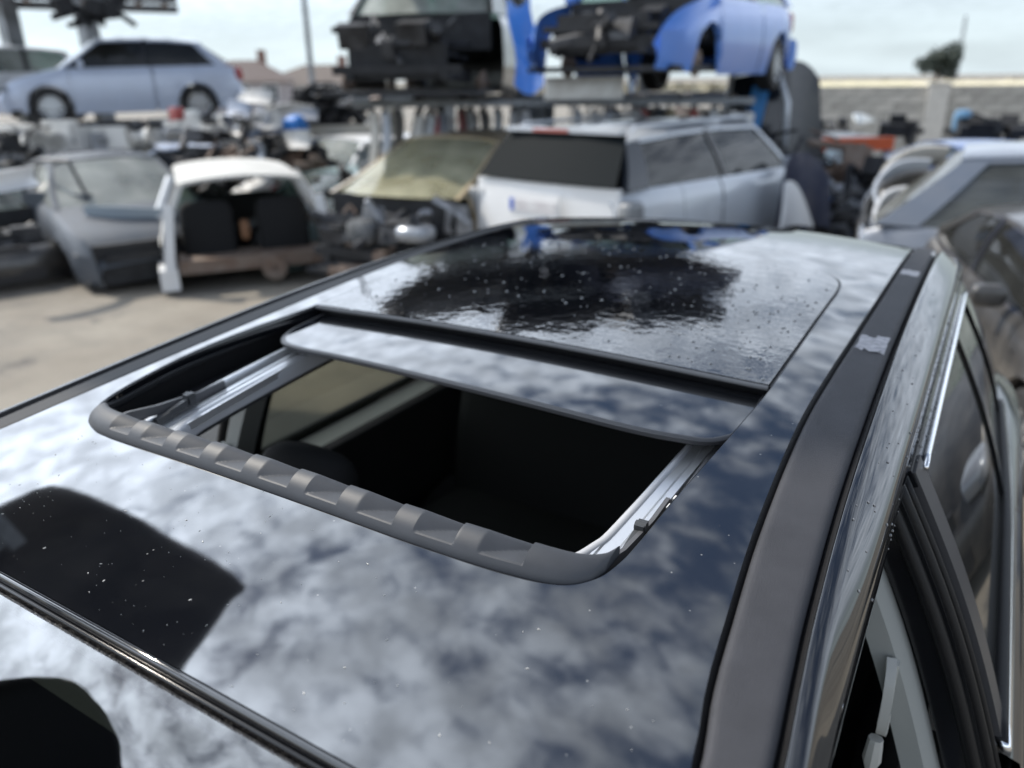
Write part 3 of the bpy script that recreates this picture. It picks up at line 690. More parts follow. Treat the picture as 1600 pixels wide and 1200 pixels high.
part(MB().sweep([(x, y - .012, z - .010) for x, y, z in edge], [(-.0055, -.008), (-.005, -.001), (-.0035, .0012), (-.001, .0005), (.0, -.004), (.004, -.008)]), 'gloss_moulding', mat('gloss_moulding', (.005, .005, .006), .16, ior=1.45), smooth=True)
part(MB().sweep([(x, y - .0225, z - .0125) for x, y, z in edge], [(-.006, -.006), (-.0055, .002), (-.002, .0045), (.003, .004), (.006, .0015), (.0065, -.003)]), 'windscreen_rubber', mat('worn_rubber', (.030, .030, .032), .40, bump=1.0, bscale=240, noise=.5, nscale=120), smooth=True)

# cabin: headliner, seats, dashboard, floor
hl = sheet([(-.66, -.24), (.66, -.24), (.655, 1.88), (-.655, 1.88)], [AP], .06, lambda x, y: rz_(x, y) - .105)
part(hl, 'headliner', mat('headliner_cloth', (.10, .10, .098), .95))
part(MB().box((0, .45, .40), (1.70, 3.2, .06)), 'cabin_floor', INTERIOR)
part(MB().grid(lambda u, v: (lerp(-.78, .78, v), lerp(-1.05, -.52, u), 1.00 + .03 * math.sin(u * 3) - .14 * u * u), 8, 12), 'dashboard', INTERIOR, smooth=True)
for s in (1, -1):
    part(MB().slab(lambda u, v: (s * lerp(.86, .80, v), lerp(.66, 1.6, u), lerp(ZB - .03, .45, v)), 8, 4, (-s * .05, 0, 0)), 'door_card', INTERIOR)
    part(MB().box((s * .865, 1.10, ZB - .022), (.085, .94, .03)), 'door_card_ledge', mat('ledge_trim', (.40, .39, .37), .6))
    if s < 0:
        part(MB().slab(lambda u, v: (s * lerp(.86, .80, v), lerp(-.9, .56, u), lerp(ZB - .03, .45, v)), 8, 4, (-s * .05, 0, 0)), 'door_card', INTERIOR)
def rbox(c, d, r=.35, rx=0.0, n=10, m_=8):
    """rounded cushion-like block"""
    mb = MB(); mt = Matrix.Rotation(rx, 3, 'X'); c = Vector(c); k0 = 0
    def sp_(a, e): return math.copysign(abs(a) ** e, a)
    e = r
    for i in range(n + 1):
        ph = -math.pi / 2 + math.pi * i / n
        for j in range(2 * m_):
            th = 2 * math.pi * j / (2 * m_)
            p = Vector((sp_(math.cos(ph), e) * sp_(math.cos(th), e) * d[0] / 2, sp_(math.cos(ph), e) * sp_(math.sin(th), e) * d[1] / 2, sp_(math.sin(ph), e) * d[2] / 2))
            mb.v.append(tuple(c + mt @ p))
    w = 2 * m_
    for i in range(n):
        for j in range(w): mb.f.append((i * w + j, i * w + (j + 1) % w, (i + 1) * w + (j + 1) % w, (i + 1) * w + j))
    return mb
for s in (1, -1):
    seat = part(rbox((s * .37, .02, .66), (.52, .54, .20)), 'front_seat', INTERIOR, smooth=True)
    part(rbox((s * .38, .33, .90), (.50, .17, .64), rx=-.22), 'backrest', INTERIOR, parent=seat, smooth=True)
    part(rbox((s * .40, .43, 1.27), (.25, .10, .17), .6, rx=-.15), 'head_restraint', INTERIOR, parent=seat, smooth=True)
    part(rbox((s * .40, 1.52, 1.22), (.25, .10, .17), .6, rx=-.2), 'head_restraint', INTERIOR, smooth=True)
part(rbox((0, 1.12, .68), (1.38, .55, .2), .25), 'rear_seat_cushion', INTERIOR, smooth=True)
part(rbox((0, 1.45, .95), (1.40, .18, .58), .25, rx=-.25), 'rear_seat_backrest', INTERIOR, smooth=True)

# dust flecks on the paint, water beads on the rear glass and the cant rail
fk = MB(); q = random.Random(5)
for k in range(200):
    x = q.uniform(-.45, .62); y = q.uniform(-.245, .0) if q.random() < .75 else q.uniform(-.2, 1.7)
    if k > 90: x = q.uniform(-.42, .14); y = q.uniform(-.25, -.01)
    if inside((x, y), CUT) or abs(x) > sin_(y) - .01: continue
    L_ = q.uniform(.0004, .0022) if k < 90 else q.choice((.0004, .0006, .0008, .0022)); w_ = L_ * q.uniform(.12, .5); a = q.uniform(0, 3.1); ca, sa = math.cos(a), math.sin(a)
    c0 = Vector((x, y, rz_(x, y) + .0004))
    fk.add([c0 + Vector((px * ca - py * sa, px * sa + py * ca, pz)) for px, py, pz in ((-L_, 0, 0), (0, -w_, 0), (L_, w_ * .3, 0), (0, w_, 0), (0, 0, .0006))], [(0, 1, 4), (1, 2, 4), (2, 3, 4), (3, 0, 4)])
o = part(fk, 'dust_flecks', mat('pale_dust', (.6, .59, .56), .9)); o['kind'] = 'stuff'
bd = MB()
def bead(c, n, r):
    n = n.normalized(); a = n.orthogonal().normalized(); b = n.cross(a); vs = []
    for i, (h, rr) in enumerate(((0, 1), (.42, .82), (.66, .42))):
        for j in range(7): vs.append(c + (a * math.cos(j * .8976) + b * math.sin(j * .8976)) * r * rr + n * r * h)
    vs.append(c + n * r * .72); fs = []
    for i in range(2):
        for j in range(7): fs.append((i * 7 + j, i * 7 + (j + 1) % 7, i * 7 + 7 + (j + 1) % 7, i * 7 + 7 + j))
    for j in range(7): fs.append((14 + j, 14 + (j + 1) % 7, 21))
    bd.add(vs, fs)
for k in range(480):
    if k < 280:
        x = q.uniform(-.48, .48); y = q.uniform(.62, 1.33)
        if k < 70: x = q.uniform(.30, .49); y = q.uniform(.62, 1.1)
        if not inside((x, y), gpoly): continue
        bead(Vector((x, y, rz_(x, y) + .0015)), rn_(x, y), q.choice((.0012, .0018, .0025, .0035)))
    elif k < 380:
        y = q.uniform(.2, 1.6); v = q.uniform(.35, .98); p = cant(y, v, 1); bead(p, Vector((.9, 0, .45)), q.choice((.001, .0015, .0022)))
    else:
        y = q.uniform(.62, 1.4); p = side(y, q.uniform(.01, .10), 1, .004); bead(p, Vector((.9, 0, .45)), q.choice((.0012, .0018)))
o = part(bd, 'water_beads', mat('water_bead', (.16, .165, .17), .05, ior=1.6), smooth=True); o['kind'] = 'stuff'  # pale bead colour stands in for light caught in the drops

# ------------------------------------------------------------------ generic scrap car, front at +y, built part by part
def heading(phi): return YAW + R(phi) - math.pi / 2        # phi: 0 = faces picture right, 90 = away, 180 = left, 270 = towards us
SHAPES = dict(
    hatch=dict(L=4.15, W=1.75, H=1.47, belt=.93, nose=.68, yA=1.02, yB=.30, yC=-1.45, yD=-1.95, yf=1.30, yr=-1.28, wr=.315),
    sedan=dict(L=4.5, W=1.78, H=1.45, belt=.95, nose=.68, yA=1.05, yB=.25, yC=-.95, yD=-1.62, yf=1.38, yr=-1.32, wr=.315),
    suv=dict(L=4.70, W=1.94, H=1.74, belt=1.12, nose=.95, yA=.98, yB=.38, yC=-2.00, yD=-2.28, yf=1.45, yr=-1.38, wr=.36),
    van=dict(L=4.3, W=1.80, H=1.62, belt=1.02, nose=.80, yA=1.35, yB=.45, yC=-1.75, yD=-2.05, yf=1.40, yr=-1.25, wr=.315))
def engine_bits(mb, c, d, n, q):
    c = Vector(c)
    for k in range(n):
        p = c + Vector((q.uniform(-.5, .5) * d[0], q.uniform(-.5, .5) * d[1], q.uniform(-.5, .5) * d[2]))
        if q.random() < .6: mb.box(p, (q.uniform(.08, .35), q.uniform(.08, .3), q.uniform(.06, .25)), rz=q.uniform(-.4, .4), rx=q.uniform(-.4, .4))
        else:
            e = Vector((q.uniform(-1, 1), q.uniform(-1, 1), q.uniform(-.5, .5))).normalized() * q.uniform(.15, .45)
            mb.tube([p - e, p + e], q.uniform(.02, .07), 9)
    return mb
def make_car(name, label, loc, rz, shape='hatch', col=None, cat='car', group=None, wheels=(1, 1, 1, 1), miss=(), glassm=WIN_CLEAR, sideglass=None, cut=None, tilt=(0, 0), seed=1, over=None, doorcol=None):
    q = random.Random(seed); p = dict(SHAPES[shape]); p.update(over or {})
    L, W, H, belt = p['L'], p['W'], p['H'], p['belt']; yA, yB, yC, yD = p['yA'], p['yB'], p['yC'], p['yD']; wr = p['wr']
    root = empty(name, loc, rz, label, cat, group); root.rotation_euler = (tilt[0], tilt[1], rz)
    sideglass = sideglass or glassm; ymax = L / 2 if cut is None else cut
    def bz(y): return belt + .05 * min(1, max(0, (yA - y) / (yA - yD)))
    def zr(y): return H - .06 - .075 * abs((y - (yB * .6 + yC * .4)) / (yB - yC)) ** 2 * 2
    def ring(y):
        e0 = max(0, (abs(y) - L / 2 * .62) / (L / 2 * .38)); fr = y > 0
        w = W / 2 * (1 - (.20 if fr else .13) * e0 ** 2.4)
        if y > yA: t = (y - yA) / (L / 2 - yA); zt = lerp(belt - .01, p['nose'], t ** 1.35)
        elif y < yD and shape == 'sedan': t = (yD - y) / (L / 2 + yD); zt = belt + .02 - .06 * t
        else: zt = bz(y)
        zt -= (.22 if fr else .10) * e0 ** 6
        zl = wheel_arch(y, (p['yf'], p['yr']), .20 + .06 * e0, wr * 1.13, wr)
        return [(w * .93, zl), (w * .985, max(zl + .004, .40)), (w, max(zl + .008, .58)), (w * .985, max(zl + .012, zt - .17)), (w * .95, max(zl + .016, zt - .05)), (w * .90, max(zl + .02, zt)), (w * .5, max(zl + .02, zt + .02)), (0, max(zl + .02, zt + .028))], w
    ys = [-L / 2 + i * L / 64 for i in range(65)]
    def shell(nm, ya, yb, js, sides=(1, -1), m_=None, parent=root):
        st = [ya + .004] + [y for y in ys if ya + .02 < y < yb - .02] + [yb - .004]
        for s in sides:
            mb = MB(); n = len(js)
            for y in st:
                r_, _ = ring(y); mb.v += [(s * r_[j][0], y, r_[j][1]) for j in js]
            for i in range(len(st) - 1):
                for j in range(n - 1): mb.f.append((i * n + j, i * n + j + 1, (i + 1) * n + j + 1, (i + 1) * n + j))
            mb.build(nm, m_ or col, parent, smooth=True, angle=45)
    low = [0, 1, 2, 3, 4, 5]
    yM = (yA + yD) / 2 - .05
    if cut is None:
        for s, tag in ((1, 'R'), (-1, 'L')):
            if 'wing' + tag not in miss and 'wings' not in miss: shell('front_wing', yA - .10, L / 2, low, (s,))
            if 'fdoor' + tag not in miss: shell('front_door', yM + .02, yA - .10, low, (s,), doorcol if (doorcol and tag == 'L') else col)
        if 'bonnet' not in miss:
            mb = MB(); st = [yA] + [y for y in ys if yA + .02 < y < L / 2 - .01] + [L / 2]
            for y in st:
                r_, _ = ring(y); xs_ = [r_[5], r_[6], r_[7]]; mb.v += [(-a, y, b) for a, b in xs_[:2]] + [(0, y, xs_[2][1])] + [(a, y, b) for a, b in xs_[1::-1]]
            for i in range(len(st) - 1):
                for j in range(4): mb.f.append((i * 5 + j, i * 5 + j + 1, i * 5 + j + 6, i * 5 + j + 5))
            mb.build('bonnet', col, root, smooth=True)
        else:
            engine_bits(MB(), (0, (yA + L / 2) / 2, belt - .32), (W * .50, L / 2 - yA - .35, .22), 24, q).build('engine', mat('dirty_engine', (.045, .046, .05), .5, .4, noise=.8, nscale=5), root)
            MB().box((0, yA + .02, belt - .20), (W * .86, .06, .40)).build('bulkhead', DARK, root)
            for s in (1, -1): MB().beam((s * W * .28, yA, .42), (s * W * .27, L / 2 - .12, .46), .09, .12).build('chassis_leg', DARK, root)
            MB().box((0, L / 2 - .16, .50), (W * .72, .06, .09)).box((0, L / 2 - .2, p['nose'] - .05), (W * .70, .07, .06)).build('cross_member', DARK, root)
            MB().box((0, L / 2 - .24, .58), (W * .55, .05, .36)).build('radiator', DARK, root)
    else:
        shell('front_door', yM + .02, cut, low)
    for s, tag in ((1, 'R'), (-1, 'L')):
        if 'rdoor' + tag not in miss: shell('rear_door', max(yD + .25, p['yr'] - .02), yM - .0, low, (s,))
        shell('rear_wing', -L / 2, max(yD + .25, p['yr'] - .02), low, (s,))
    # floor and inner box
    MB().slab(lambda u, v: (lerp(-1, 1, v) * W * .45, lerp(-L / 2 + .1, min(ymax, L / 2) - .15, u), .24), 2, 2, (0, 0, .05)).build('floor_pan', DARK, root)
    # ends
    rr, w0 = ring(-L / 2 + .01)
    if 'tailgate' not in miss:
        if shape == 'sedan':
            MB().slab(lambda u, v: (lerp(-1, 1, v) * W * .42, lerp(yD, -L / 2, u), belt + .03 - .05 * u), 6, 6, (0, 0, -.03)).build('boot_lid', col, root, smooth=True, angle=40)
        MB().slab(lambda u, v: (lerp(-1, 1, v) * w0 * .93, -L / 2 - .02 + .05 * abs(lerp(-1, 1, v)) ** 3 + .04 * u, lerp(.55, belt + .01, u)), 6, 10, (0, .05, 0)).build('tailgate_panel', col, root, smooth=True, angle=40)
    if 'rear_bumper' not in miss:
        MB().sweep([(x * W * .475, -L / 2 - .06 + .14 * abs(x) ** 3.5, .46) for x in [-1 + i * .1 for i in range(21)]], [(-.05, -.20), (-.02, -.22), (.05, -.19), (.085, -.05), (.075, .10), (.03, .15), (-.04, .16)], closed=True).build('rear_bumper', col, root, smooth=True, angle=50)
    for s, tag in ((1, 'R'), (-1, 'L')):
        if 'tail' + tag not in miss: rbox((s * w0 * .90, -L / 2 + .03, belt - .12), (.20, .16, .26), .5).build('tail_light', REDLENS, root, smooth=True)
    if cut is None:
        if 'front_bumper' not in miss:
            MB().sweep([(x * W * .465, L / 2 + .05 - .22 * abs(x) ** 3, .44) for x in [1 - i * .1 for i in range(21)]], [(-.05, -.20), (-.02, -.22), (.05, -.19), (.085, -.05), (.075, .10), (.03, .16), (-.05, .2)], closed=True).build('front_bumper', col, root, smooth=True, angle=50)
            MB().box((0, L / 2 + .115, .36), (W * .5, .03, .12)).box((0, L / 2 + .06, p['nose'] - .06), (W * .38, .03, .09)).build('grille', PLASTIC, root)
        elif 'bonnet' not in miss:
            MB().box((0, L / 2 - .10, .48), (W * .80, .10, .42)).box((0, L / 2 - .02, .55), (W * .7, .06, .08)).build('slam_panel', DARK, root)
        for s, tag in ((1, 'R'), (-1, 'L')):
            if 'head' + tag not in miss: rbox((s * W * .36, L / 2 - .10, p['nose'] - .03), (.36, .30, .16), .55).build('headlight', LENS, root, smooth=True)
    # greenhouse
    xb, xr = W / 2 * .90, W / 2 * .70
    def S(y, t, s): return Vector((s * (lerp(xb, xr, t) + .02 * math.sin(math.pi * t)), y, lerp(bz(y), zr(y), t)))
    def piece(nm, b0, b1, r0, r1, m_, th, off=0.0, t0=0.0, t1=1.0, sides=(1, -1)):
        for s in sides:
            mb = MB()
            mb.slab(lambda u, v: (lambda t: S(lerp(lerp(b0, r0, t), lerp(b1, r1, t), u), t, s) + Vector((-s * off, 0, 0)))(lerp(t0, t1, v)), 4, 6, (-s * th, 0, 0))
            mb.build(nm, m_, root, smooth=True, angle=35)
    if 'roof' not in miss:
        yb_ = yB if cut is None else min(yB, cut)
        MB().slab(lambda u, v: (lambda x, y: (x * xr * 1.01, y, zr(y) + .005 + .06 * (1 - x * x) ** .8))(lerp(-1, 1, v), lerp(yC - .04, yb_ + .02, u)), 12, 14, (0, 0, -.035)).build('roof', col, root, smooth=True, angle=40)
        bM = lerp(yA, yD, .46); rM = lerp(yB, yC, .44)
        if cut is None: piece('front_pillar', yA - .03, yA + .05, yB - .04, yB + .03, col, .05)
        if cut is None or cut > bM: piece('centre_pillar', bM - .05, bM + .05, rM - .04, rM + .04, mat('black_pillar', (.012, .012, .014), .3), .05)
        if cut is not None: piece('cut_front_pillar', cut - .10, cut, min(yB, cut) - .08, min(yB, cut), col, .06)
        cr = .42 if shape in ('suv', 'van') else .32
        piece('rear_pillar', yD, yD + cr * .8, yC - .02, yC + cr * .45, over.get('pillarmat', col) if over else col, .06)
        piece('roof_side_rail', yC, yb_, yC, yb_, col, .05, 0, .93, 1.02)
        if cut is None or cut > bM:
            if 'fglass' not in miss:
                for s, tag in ((1, 'R'), (-1, 'L')):
                    if 'fdoor' + tag in miss: continue
                    piece('front_window', bM + .05, (yA if cut is None else cut) - .03, rM + .04, (yB if cut is None else min(yB, cut)) - .04, sideglass, .006, .015, .0, .94, (s,))
        if 'rglass' not in miss: piece('rear_side_window', yD + cr * .8, bM - .05, yC + cr * .45, rM - .04, sideglass, .006, .015, .0, .94)
        if cut is None and 'windshield' not in miss:
            MB().slab(lambda u, v: (lambda x, t: (x * lerp(xb * .97, xr * .98, t), lerp(yA + .12, yB + .06, t) - .16 * x * x * (1 - .4 * t), lerp(belt - .02, zr(yB) + .02, t) + .02 * (1 - x * x)))(lerp(-1, 1, v), u), 8, 12, (0, -.006, -.004)).build('windscreen', glassm, root, smooth=True, angle=40)
        if 'rear_glass' not in miss:
            rb = yD if shape == 'sedan' else -L / 2 + .02
            MB().slab(lambda u, v: (lambda x, t: (x * lerp(xb * .92, xr * .96, t), lerp(rb, yC - .06, t) + .10 * x * x, lerp(belt + .05, zr(yC) + .02, t)))(lerp(-1, 1, v), u), 8, 12, (0, .006, 0)).build('rear_window', sideglass, root, smooth=True, angle=40)
    # seats and dash
    for s in (1, -1):
        if 'seats' in miss: break
        ysx = .12 if cut is None else min(.12, cut - .45)
        rbox((s * W * .21, ysx - .25, belt - .12), (.48, .20, .72), .4, rx=.2 if cut is None else .15).build('seat_backrest', INTERIOR, root, smooth=True)
        rbox((s * W * .21, ysx - .33, belt + .30), (.26, .11, .18), .6).build('head_restraint', INTERIOR, root, smooth=True)
    rbox((0, yD * .52, belt - .22), (W * .74, .2, .60), .3, rx=.2).build('rear_seat', INTERIOR, root, smooth=True)
    if cut is None: MB().box((0, yA - .18, belt - .13), (W * .80, .42, .22)).build('dashboard', INTERIOR, root)
    # wheels
    for k, (s, y) in enumerate(((1, p['yf']), (-1, p['yf']), (1, p['yr']), (-1, p['yr']))):
        if wheels[k] and y < ymax: add_wheel(root, (s * (W / 2 - .12), y, wr), wr, .20)
        elif y < ymax: MB().lathe([(s * -.06, .02), (s * .03, .13), (s * .06, .13), (s * .06, .05), (s * .1, .02)], (s * (W / 2 - .2), y, wr), 'X', 16).build('brake_disc', RUST, root)
    if 'mirrors' not in miss and cut is None:
        for s, tag in ((1, 'R'), (-1, 'L')):
            if 'fdoor' + tag in miss: continue
            rbox((s * (W / 2 + .06), yA - .32, belt + .07), (.20, .10, .14), .6).build('door_mirror', col, root, smooth=True)
    return root
SILVERBLUE = paint('silver_blue', (.56, .63, .77), .10)
SILVER = paint('silver', (.55, .59, .64), .12)
WHITE = paint('white', (.78, .79, .80), .10, .5, 0)
GREYP = mat('paint_slate_grey', (.055, .068, .088), .5, 0, 1.5, .1, dust=.12)
GOLD = paint('gold_beige', (.42, .34, .22), .2)
BLACKP = paint('black', (.012, .013, .016), .22)
BLUE = paint('bright_blue', (.04, .22, .75), .08, .3, .0)
BLUEPALE = paint('pale_violet_blue', (.07, .22, .66), .12)
NAVY = paint('navy', (.03, .04, .085), .2)
GREYSUV = paint('blue_grey', (.13, .155, .20), .12)
RED = paint('red', (.36, .03, .03), .15)
TEAL = paint('teal_grey', (.18, .28, .29), .25)
def P(u, v, d, z=None):
    p = at(u, v, d)
    if z is not None: p.z = z
    return p
def toward(phi_deg, a): return Vector((math.cos(YAW + R(phi_deg)), math.sin(YAW + R(phi_deg)), 0)) * a

# ---- racks
def rack(name, label, corners, levels, w=.14, top=None, deck=True, m_=STEEL):
    """corners: four plan points; levels: deck heights"""
    root = empty(name, corners[0].to_3d() * 1, 0, label, 'rack', 'steel storage racks'); o0 = Vector((corners[0].x, corners[0].y, 0)); root.location = o0
    C_ = [Vector((c.x, c.y, 0)) - o0 for c in corners]
    for c in C_: MB().beam(c, c + Vector((0, 0, top or levels[-1])), w).box(c + Vector((0, 0, .01)), (w * 2.2, w * 2.2, .02)).build('post', m_, root)
    for z in levels:
        for i in range(4): MB().beam(C_[i] + Vector((0, 0, z - .09)), C_[(i + 1) % 4] + Vector((0, 0, z - .09)), .08, .16).build('beam', m_, root)
        if deck:
            for k in range(5):
                t = (k + .5) / 5; MB().beam(C_[0].lerp(C_[1], t) + Vector((0, 0, z - .04)), C_[3].lerp(C_[2], t) + Vector((0, 0, z - .04)), .10, .07).build('joist', RUST, root)
    return root
def quad(p, phi, w, d):
    """plan rectangle, p = front centre, front edge along direction phi, depth behind"""
    a = toward(phi, w / 2); b = toward(phi + 90, d); return [p - a, p + a, p + a + b, p - a + b]

def free_rack(name, label, base, posts, beams):
    root = empty(name, base, 0, label, 'rack', 'steel storage racks')
    for (u, d, top, w) in posts:
        c = P(u, 160, d, 0) - base; MB().beam(c, c + Vector((0, 0, top)), w).box(c + Vector((0, 0, .01)), (w * 2, w * 2, .02)).build('post', STEEL, root)
    for k, (u0, d0, u1, d1, z, *hh) in enumerate(beams):
        a, b = P(u0, 160, d0, z - .09) - base, P(u1, 160, d1, z - .09) - base; MB().beam(a + Vector((0, 0, .08 - (hh or [.16])[0] / 2)), b + Vector((0, 0, .08 - (hh or [.16])[0] / 2)), .09, (hh or [.16])[0]).build('beam', STEEL, root)
        if k % 2 == 1:
            u0_, d0_, u1_, d1_ = beams[k - 1][:4]; a2, b2 = P(u0_, 160, d0_, z - .035) - base, P(u1_, 160, d1_, z - .035) - base; n = 9
            for i in range(n):
                t = (i + .5) / n; MB().beam(a2.lerp(b2, t), (a + Vector((0, 0, .055))).lerp(b + Vector((0, 0, .055)), t), .13, .05).build('joist', RUST, root)
    return root
# centre rack: stripped black car and blue car above rows of doors
pc = P(905, 160, 10.6, 0)
free_rack('storage_rack', 'tall steel rack carrying the stripped black car and the blue car', P(845, 160, 10.9, 0),
    [(845, 10.9, 1.78, .26), (575, 11.6, 1.0, .14), (1140, 11.6, 1.78, .14), (700, 13.6, 5.4, .16), (1005, 14.0, 5.4, .16), (815, 13.2, 5.4, .16)],
    [(552, 9.9, 1178, 9.7, 1.86, .07), (552, 13.0, 1178, 13.2, 1.86), (552, 10.5, 1178, 10.9, 1.12), (548, 12.4, 1178, 12.8, 1.12), (600, 11.0, 1120, 11.4, 3.75), (600, 13.4, 1120, 13.6, 3.75), (650, 11.0, 1100, 11.4, 5.05), (650, 13.4, 1100, 13.6, 5.05)])
DECK = 1.87
bpos = P(690, 120, 11.1, DECK - .19)
make_car('scrap_car', 'stripped black car without bumper or bonnet, up on the middle rack beside the blue one', bpos, heading(262), 'suv', BLACKP, miss=('bonnet', 'front_bumper', 'headR', 'headL', 'wings', 'mirrors'), wheels=(0, 0, 0, 0), seed=4, glassm=WIN_DIRTY, over=dict(H=1.7))
bl = P(1050, 120, 9.9, DECK + .02)
make_car('scrap_car', 'bright blue hatchback without bonnet and bumper, up on the middle rack', bl, heading(237), 'hatch', BLUEPALE, miss=('bonnet', 'front_bumper', 'headR', 'headL', 'windshield'), wheels=(0, 0, 1, 1), seed=9, over=dict(yf=1.20))
# its blue front wings, bent outwards, and the white bumper beam
for u, ang, s in ((820, .35, -1), (1000, -.3, 1)):
    w = MB(); c0 = P(u, 70, 9.2, DECK + .02)
    ax = toward(20, 1); ay = toward(110, 1)
    w.slab(lambda a, b: c0 + ax * (lerp(-.12, .12, a) * (1 - .35 * b) + .05 * math.sin(b * 5)) + ay * (.25 * a * s + .18 * math.sin(b * 2)) + Vector((0, 0, lerp(.12, 1.0, b) - .10 * math.sin(a * 3.1))), 8, 8, ay * .03)
    w.move(lambda p_: p_ - c0)
    o = w.build('front_wing', BLUE, None, smooth=True, angle=40); o.location = c0
    setp(o, 'bright blue front wing on the rack %s' % ('next to the stripped black car' if s < 0 else 'between dark engine bay and wheel'), 'car wing', 'loose blue wings')
def bumper(name, label, c, rz, m_, L=1.6, tilt=(0, 0), group='loose bumpers', depth=.30, h=.22):
    b = MB(); b.sweep([(x * L / 2, -depth * abs(x) ** 2.6, 0) for x in [-1 + i * .1 for i in range(21)]], [(-.02, -h), (.045, -h * .85), (.07, -h * .2), (.06, h * .5), (.015, h), (-.015, h * .96), (.025, h * .4), (.035, -h * .2), (.015, -h * .75)], closed=True)
    o = b.build(name, m_, None, smooth=True, angle=45); o.location = c; o.rotation_euler = (tilt[0], tilt[1], rz); return setp(o, label, 'bumper', group)
bumper('loose_bumper', 'off-white bumper laid under the blue car on the rack edge', P(912, 110, 9.0, DECK + .10), YAW + .05, mat('grimy_white', (.88, .84, .77), .5, noise=.25, nscale=5), .86, group='loose bumpers', depth=.05, h=.12)
# upper storeys, seen mirrored in the roof
def up_car(u, d, z, phi, m_, lab, sh='hatch', sd=3):
    return make_car('scrap_car', lab, P(u, 100, d, z), heading(phi), sh, m_, wheels=(0, 0, 0, 0), seed=sd, miss=('mirrors',), glassm=WIN_DARK)
up_car(690, 11.9, 3.76, 262, BLACKP, 'dark hulk on the upper deck above the stripped black car', 'suv', 21)
up_car(985, 12.0, 3.76, 285, NAVY, 'navy hulk on the upper deck above the blue hatchback', 'suv', 22)
up_car(860, 12.2, 5.06, 262, BLACKP, 'topmost black hulk of the middle rack', 'hatch', 23)
up_car(1010, 12.4, 5.06, 285, GREYP, 'topmost slate grey hulk of the middle rack', 'hatch', 24)

# ---- doors standing on edge on the shelf under the deck
def make_door(label, loc, rz, m_, lean=0.0, group='car doors standing on the rack shelf', hgt=.62, fh=.36):
    root = empty('car_door', loc, rz, label, 'car door', group); root.rotation_euler = (lean, 0, rz)
    pan = MB(); pan.slab(lambda u, v: (lerp(-.5, .5, u), .04 * math.sin(v * 2.6) , lerp(0, hgt, v)), 8, 8, (0, .10, 0)).build('panel', m_, root, smooth=True, angle=40)
    fr = MB(); fr.tube([(-.48, .05, hgt), (-.36, .07, hgt + fh * .83), (-.1, .08, hgt + fh), (.3, .08, hgt + fh), (.49, .05, hgt)], .022, 8); fr.build('window_frame', PLASTIC, root)
    MB().box((.36, -.005, hgt - .12), (.18, .03, .035)).build('handle', m_, root)
    MB().slab(lambda u, v: (lerp(-.46, .46, u), .115, lerp(.05, hgt - .05, v)), 2, 2, (0, .03, 0)).build('door_card', PLASTIC, root)
    return root
DOORS = [(572, WHITE, 'white', 0, -.05), (590, SILVERBLUE, 'silver blue', 0, -.06), (607, BLACKP, 'black', 0, -.10), (626, WHITE, 'white', 0, -.30), (642, SILVER, 'silver', 0, -.32), (655, RED, 'red', 0, -.34), (672, GREYSUV, 'grey', 0, -.12),
         (712, RED, 'red', 1, -.05), (730, WHITE, 'white', 1, .02), (750, BLACKP, 'black', 1, .03), (766, SILVER, 'silver', 1, -.06), (783, WHITE, 'white', 1, -.18), (800, SILVERBLUE, 'silver blue', 1, -.2), (818, WHITE, 'white', 1, .1),
         (886, SILVER, 'silver', 2, -.05), (905, WHITE, 'white', 2, -.18), (925, SILVERBLUE, 'silver blue', 2, -.2), (950, BLACKP, 'black', 2, .05), (970, WHITE, 'white', 2, -.1), (985, RED, 'red', 2, -.06), (1010, GREYP, 'slate grey', 2, 0), (1030, GOLD, 'beige', 2, .04), (1062, RED, 'red', 2, 0), (1085, SILVER, 'silver', 2, -.1), (1108, WHITE, 'white', 2, -.24), (1128, WHITE, 'white', 2, -.3)]
ords = ['first', 'second', 'third', 'fourth', 'fifth', 'sixth', 'seventh', 'eighth', 'ninth', 'tenth', 'eleventh', 'twelfth']
where = ['under the stripped black car', 'up to the thick rack post', 'past the thick rack post']
cnt = [0, 0, 0]
for k, (u, m_, cn, blk, ln) in enumerate(DOORS):
    lab = '%s car door on edge, %s of the row %s' % (cn, ords[cnt[blk]], where[blk]); cnt[blk] += 1
    d = 10.6 if blk == 0 else 11.2
    make_door(lab, P(u, 190, d, 1.13), heading(90 + (8 if blk == 0 else 0)) + math.pi / 2 + math.pi, m_, ln, hgt=.58 if blk == 0 else .56, fh=.09)

# ---- the white-tailgated SUV under the blue car (rear towards us)
rr_o = dict(L=4.75, W=1.98, H=1.66, belt=1.10, yC=-2.02, yD=-2.25, nose=.85, yf=1.5, yr=-1.4, pillarmat=mat('dark_quarter_glass', (.03, .035, .045), .25))
rrp = P(1055, 300, 9.35, .0)
RR = make_car('scrap_car', 'silver off-road car with white tailgate and number plate, rear towards the black car', rrp, heading(47), 'suv', SILVER, miss=('tailgate', 'rear_bumper', 'tailL', 'tailR', 'front_bumper', 'bonnet', 'rear_glass'), wheels=(0, 0, 0, 0), seed=6, glassm=WIN_CLEAR, sideglass=WIN_DARK, over=rr_o)
mb = MB(); mb.slab(lambda u, v: (lambda x: (x * .86, -2.375 - .05 * (1 - x * x) + .035 * u, lerp(.52, 1.17, u)))(lerp(-1, 1, v)), 8, 12, (0, .05, 0)).build('tailgate', WHITE, RR, smooth=True, angle=40)
pl = MB().box((-.02, -2.455, .965), (.62, .02, .24)).build('plate_recess', mat('plate_surround', (.8, .8, .8), .4), RR)
MB().box((0, -2.47, .965), (.52, .01, .11)).build('number_plate', mat('smudged_plate', (.55, .52, .53), .5, col2=(.72, .72, .72), nscale=9), RR)
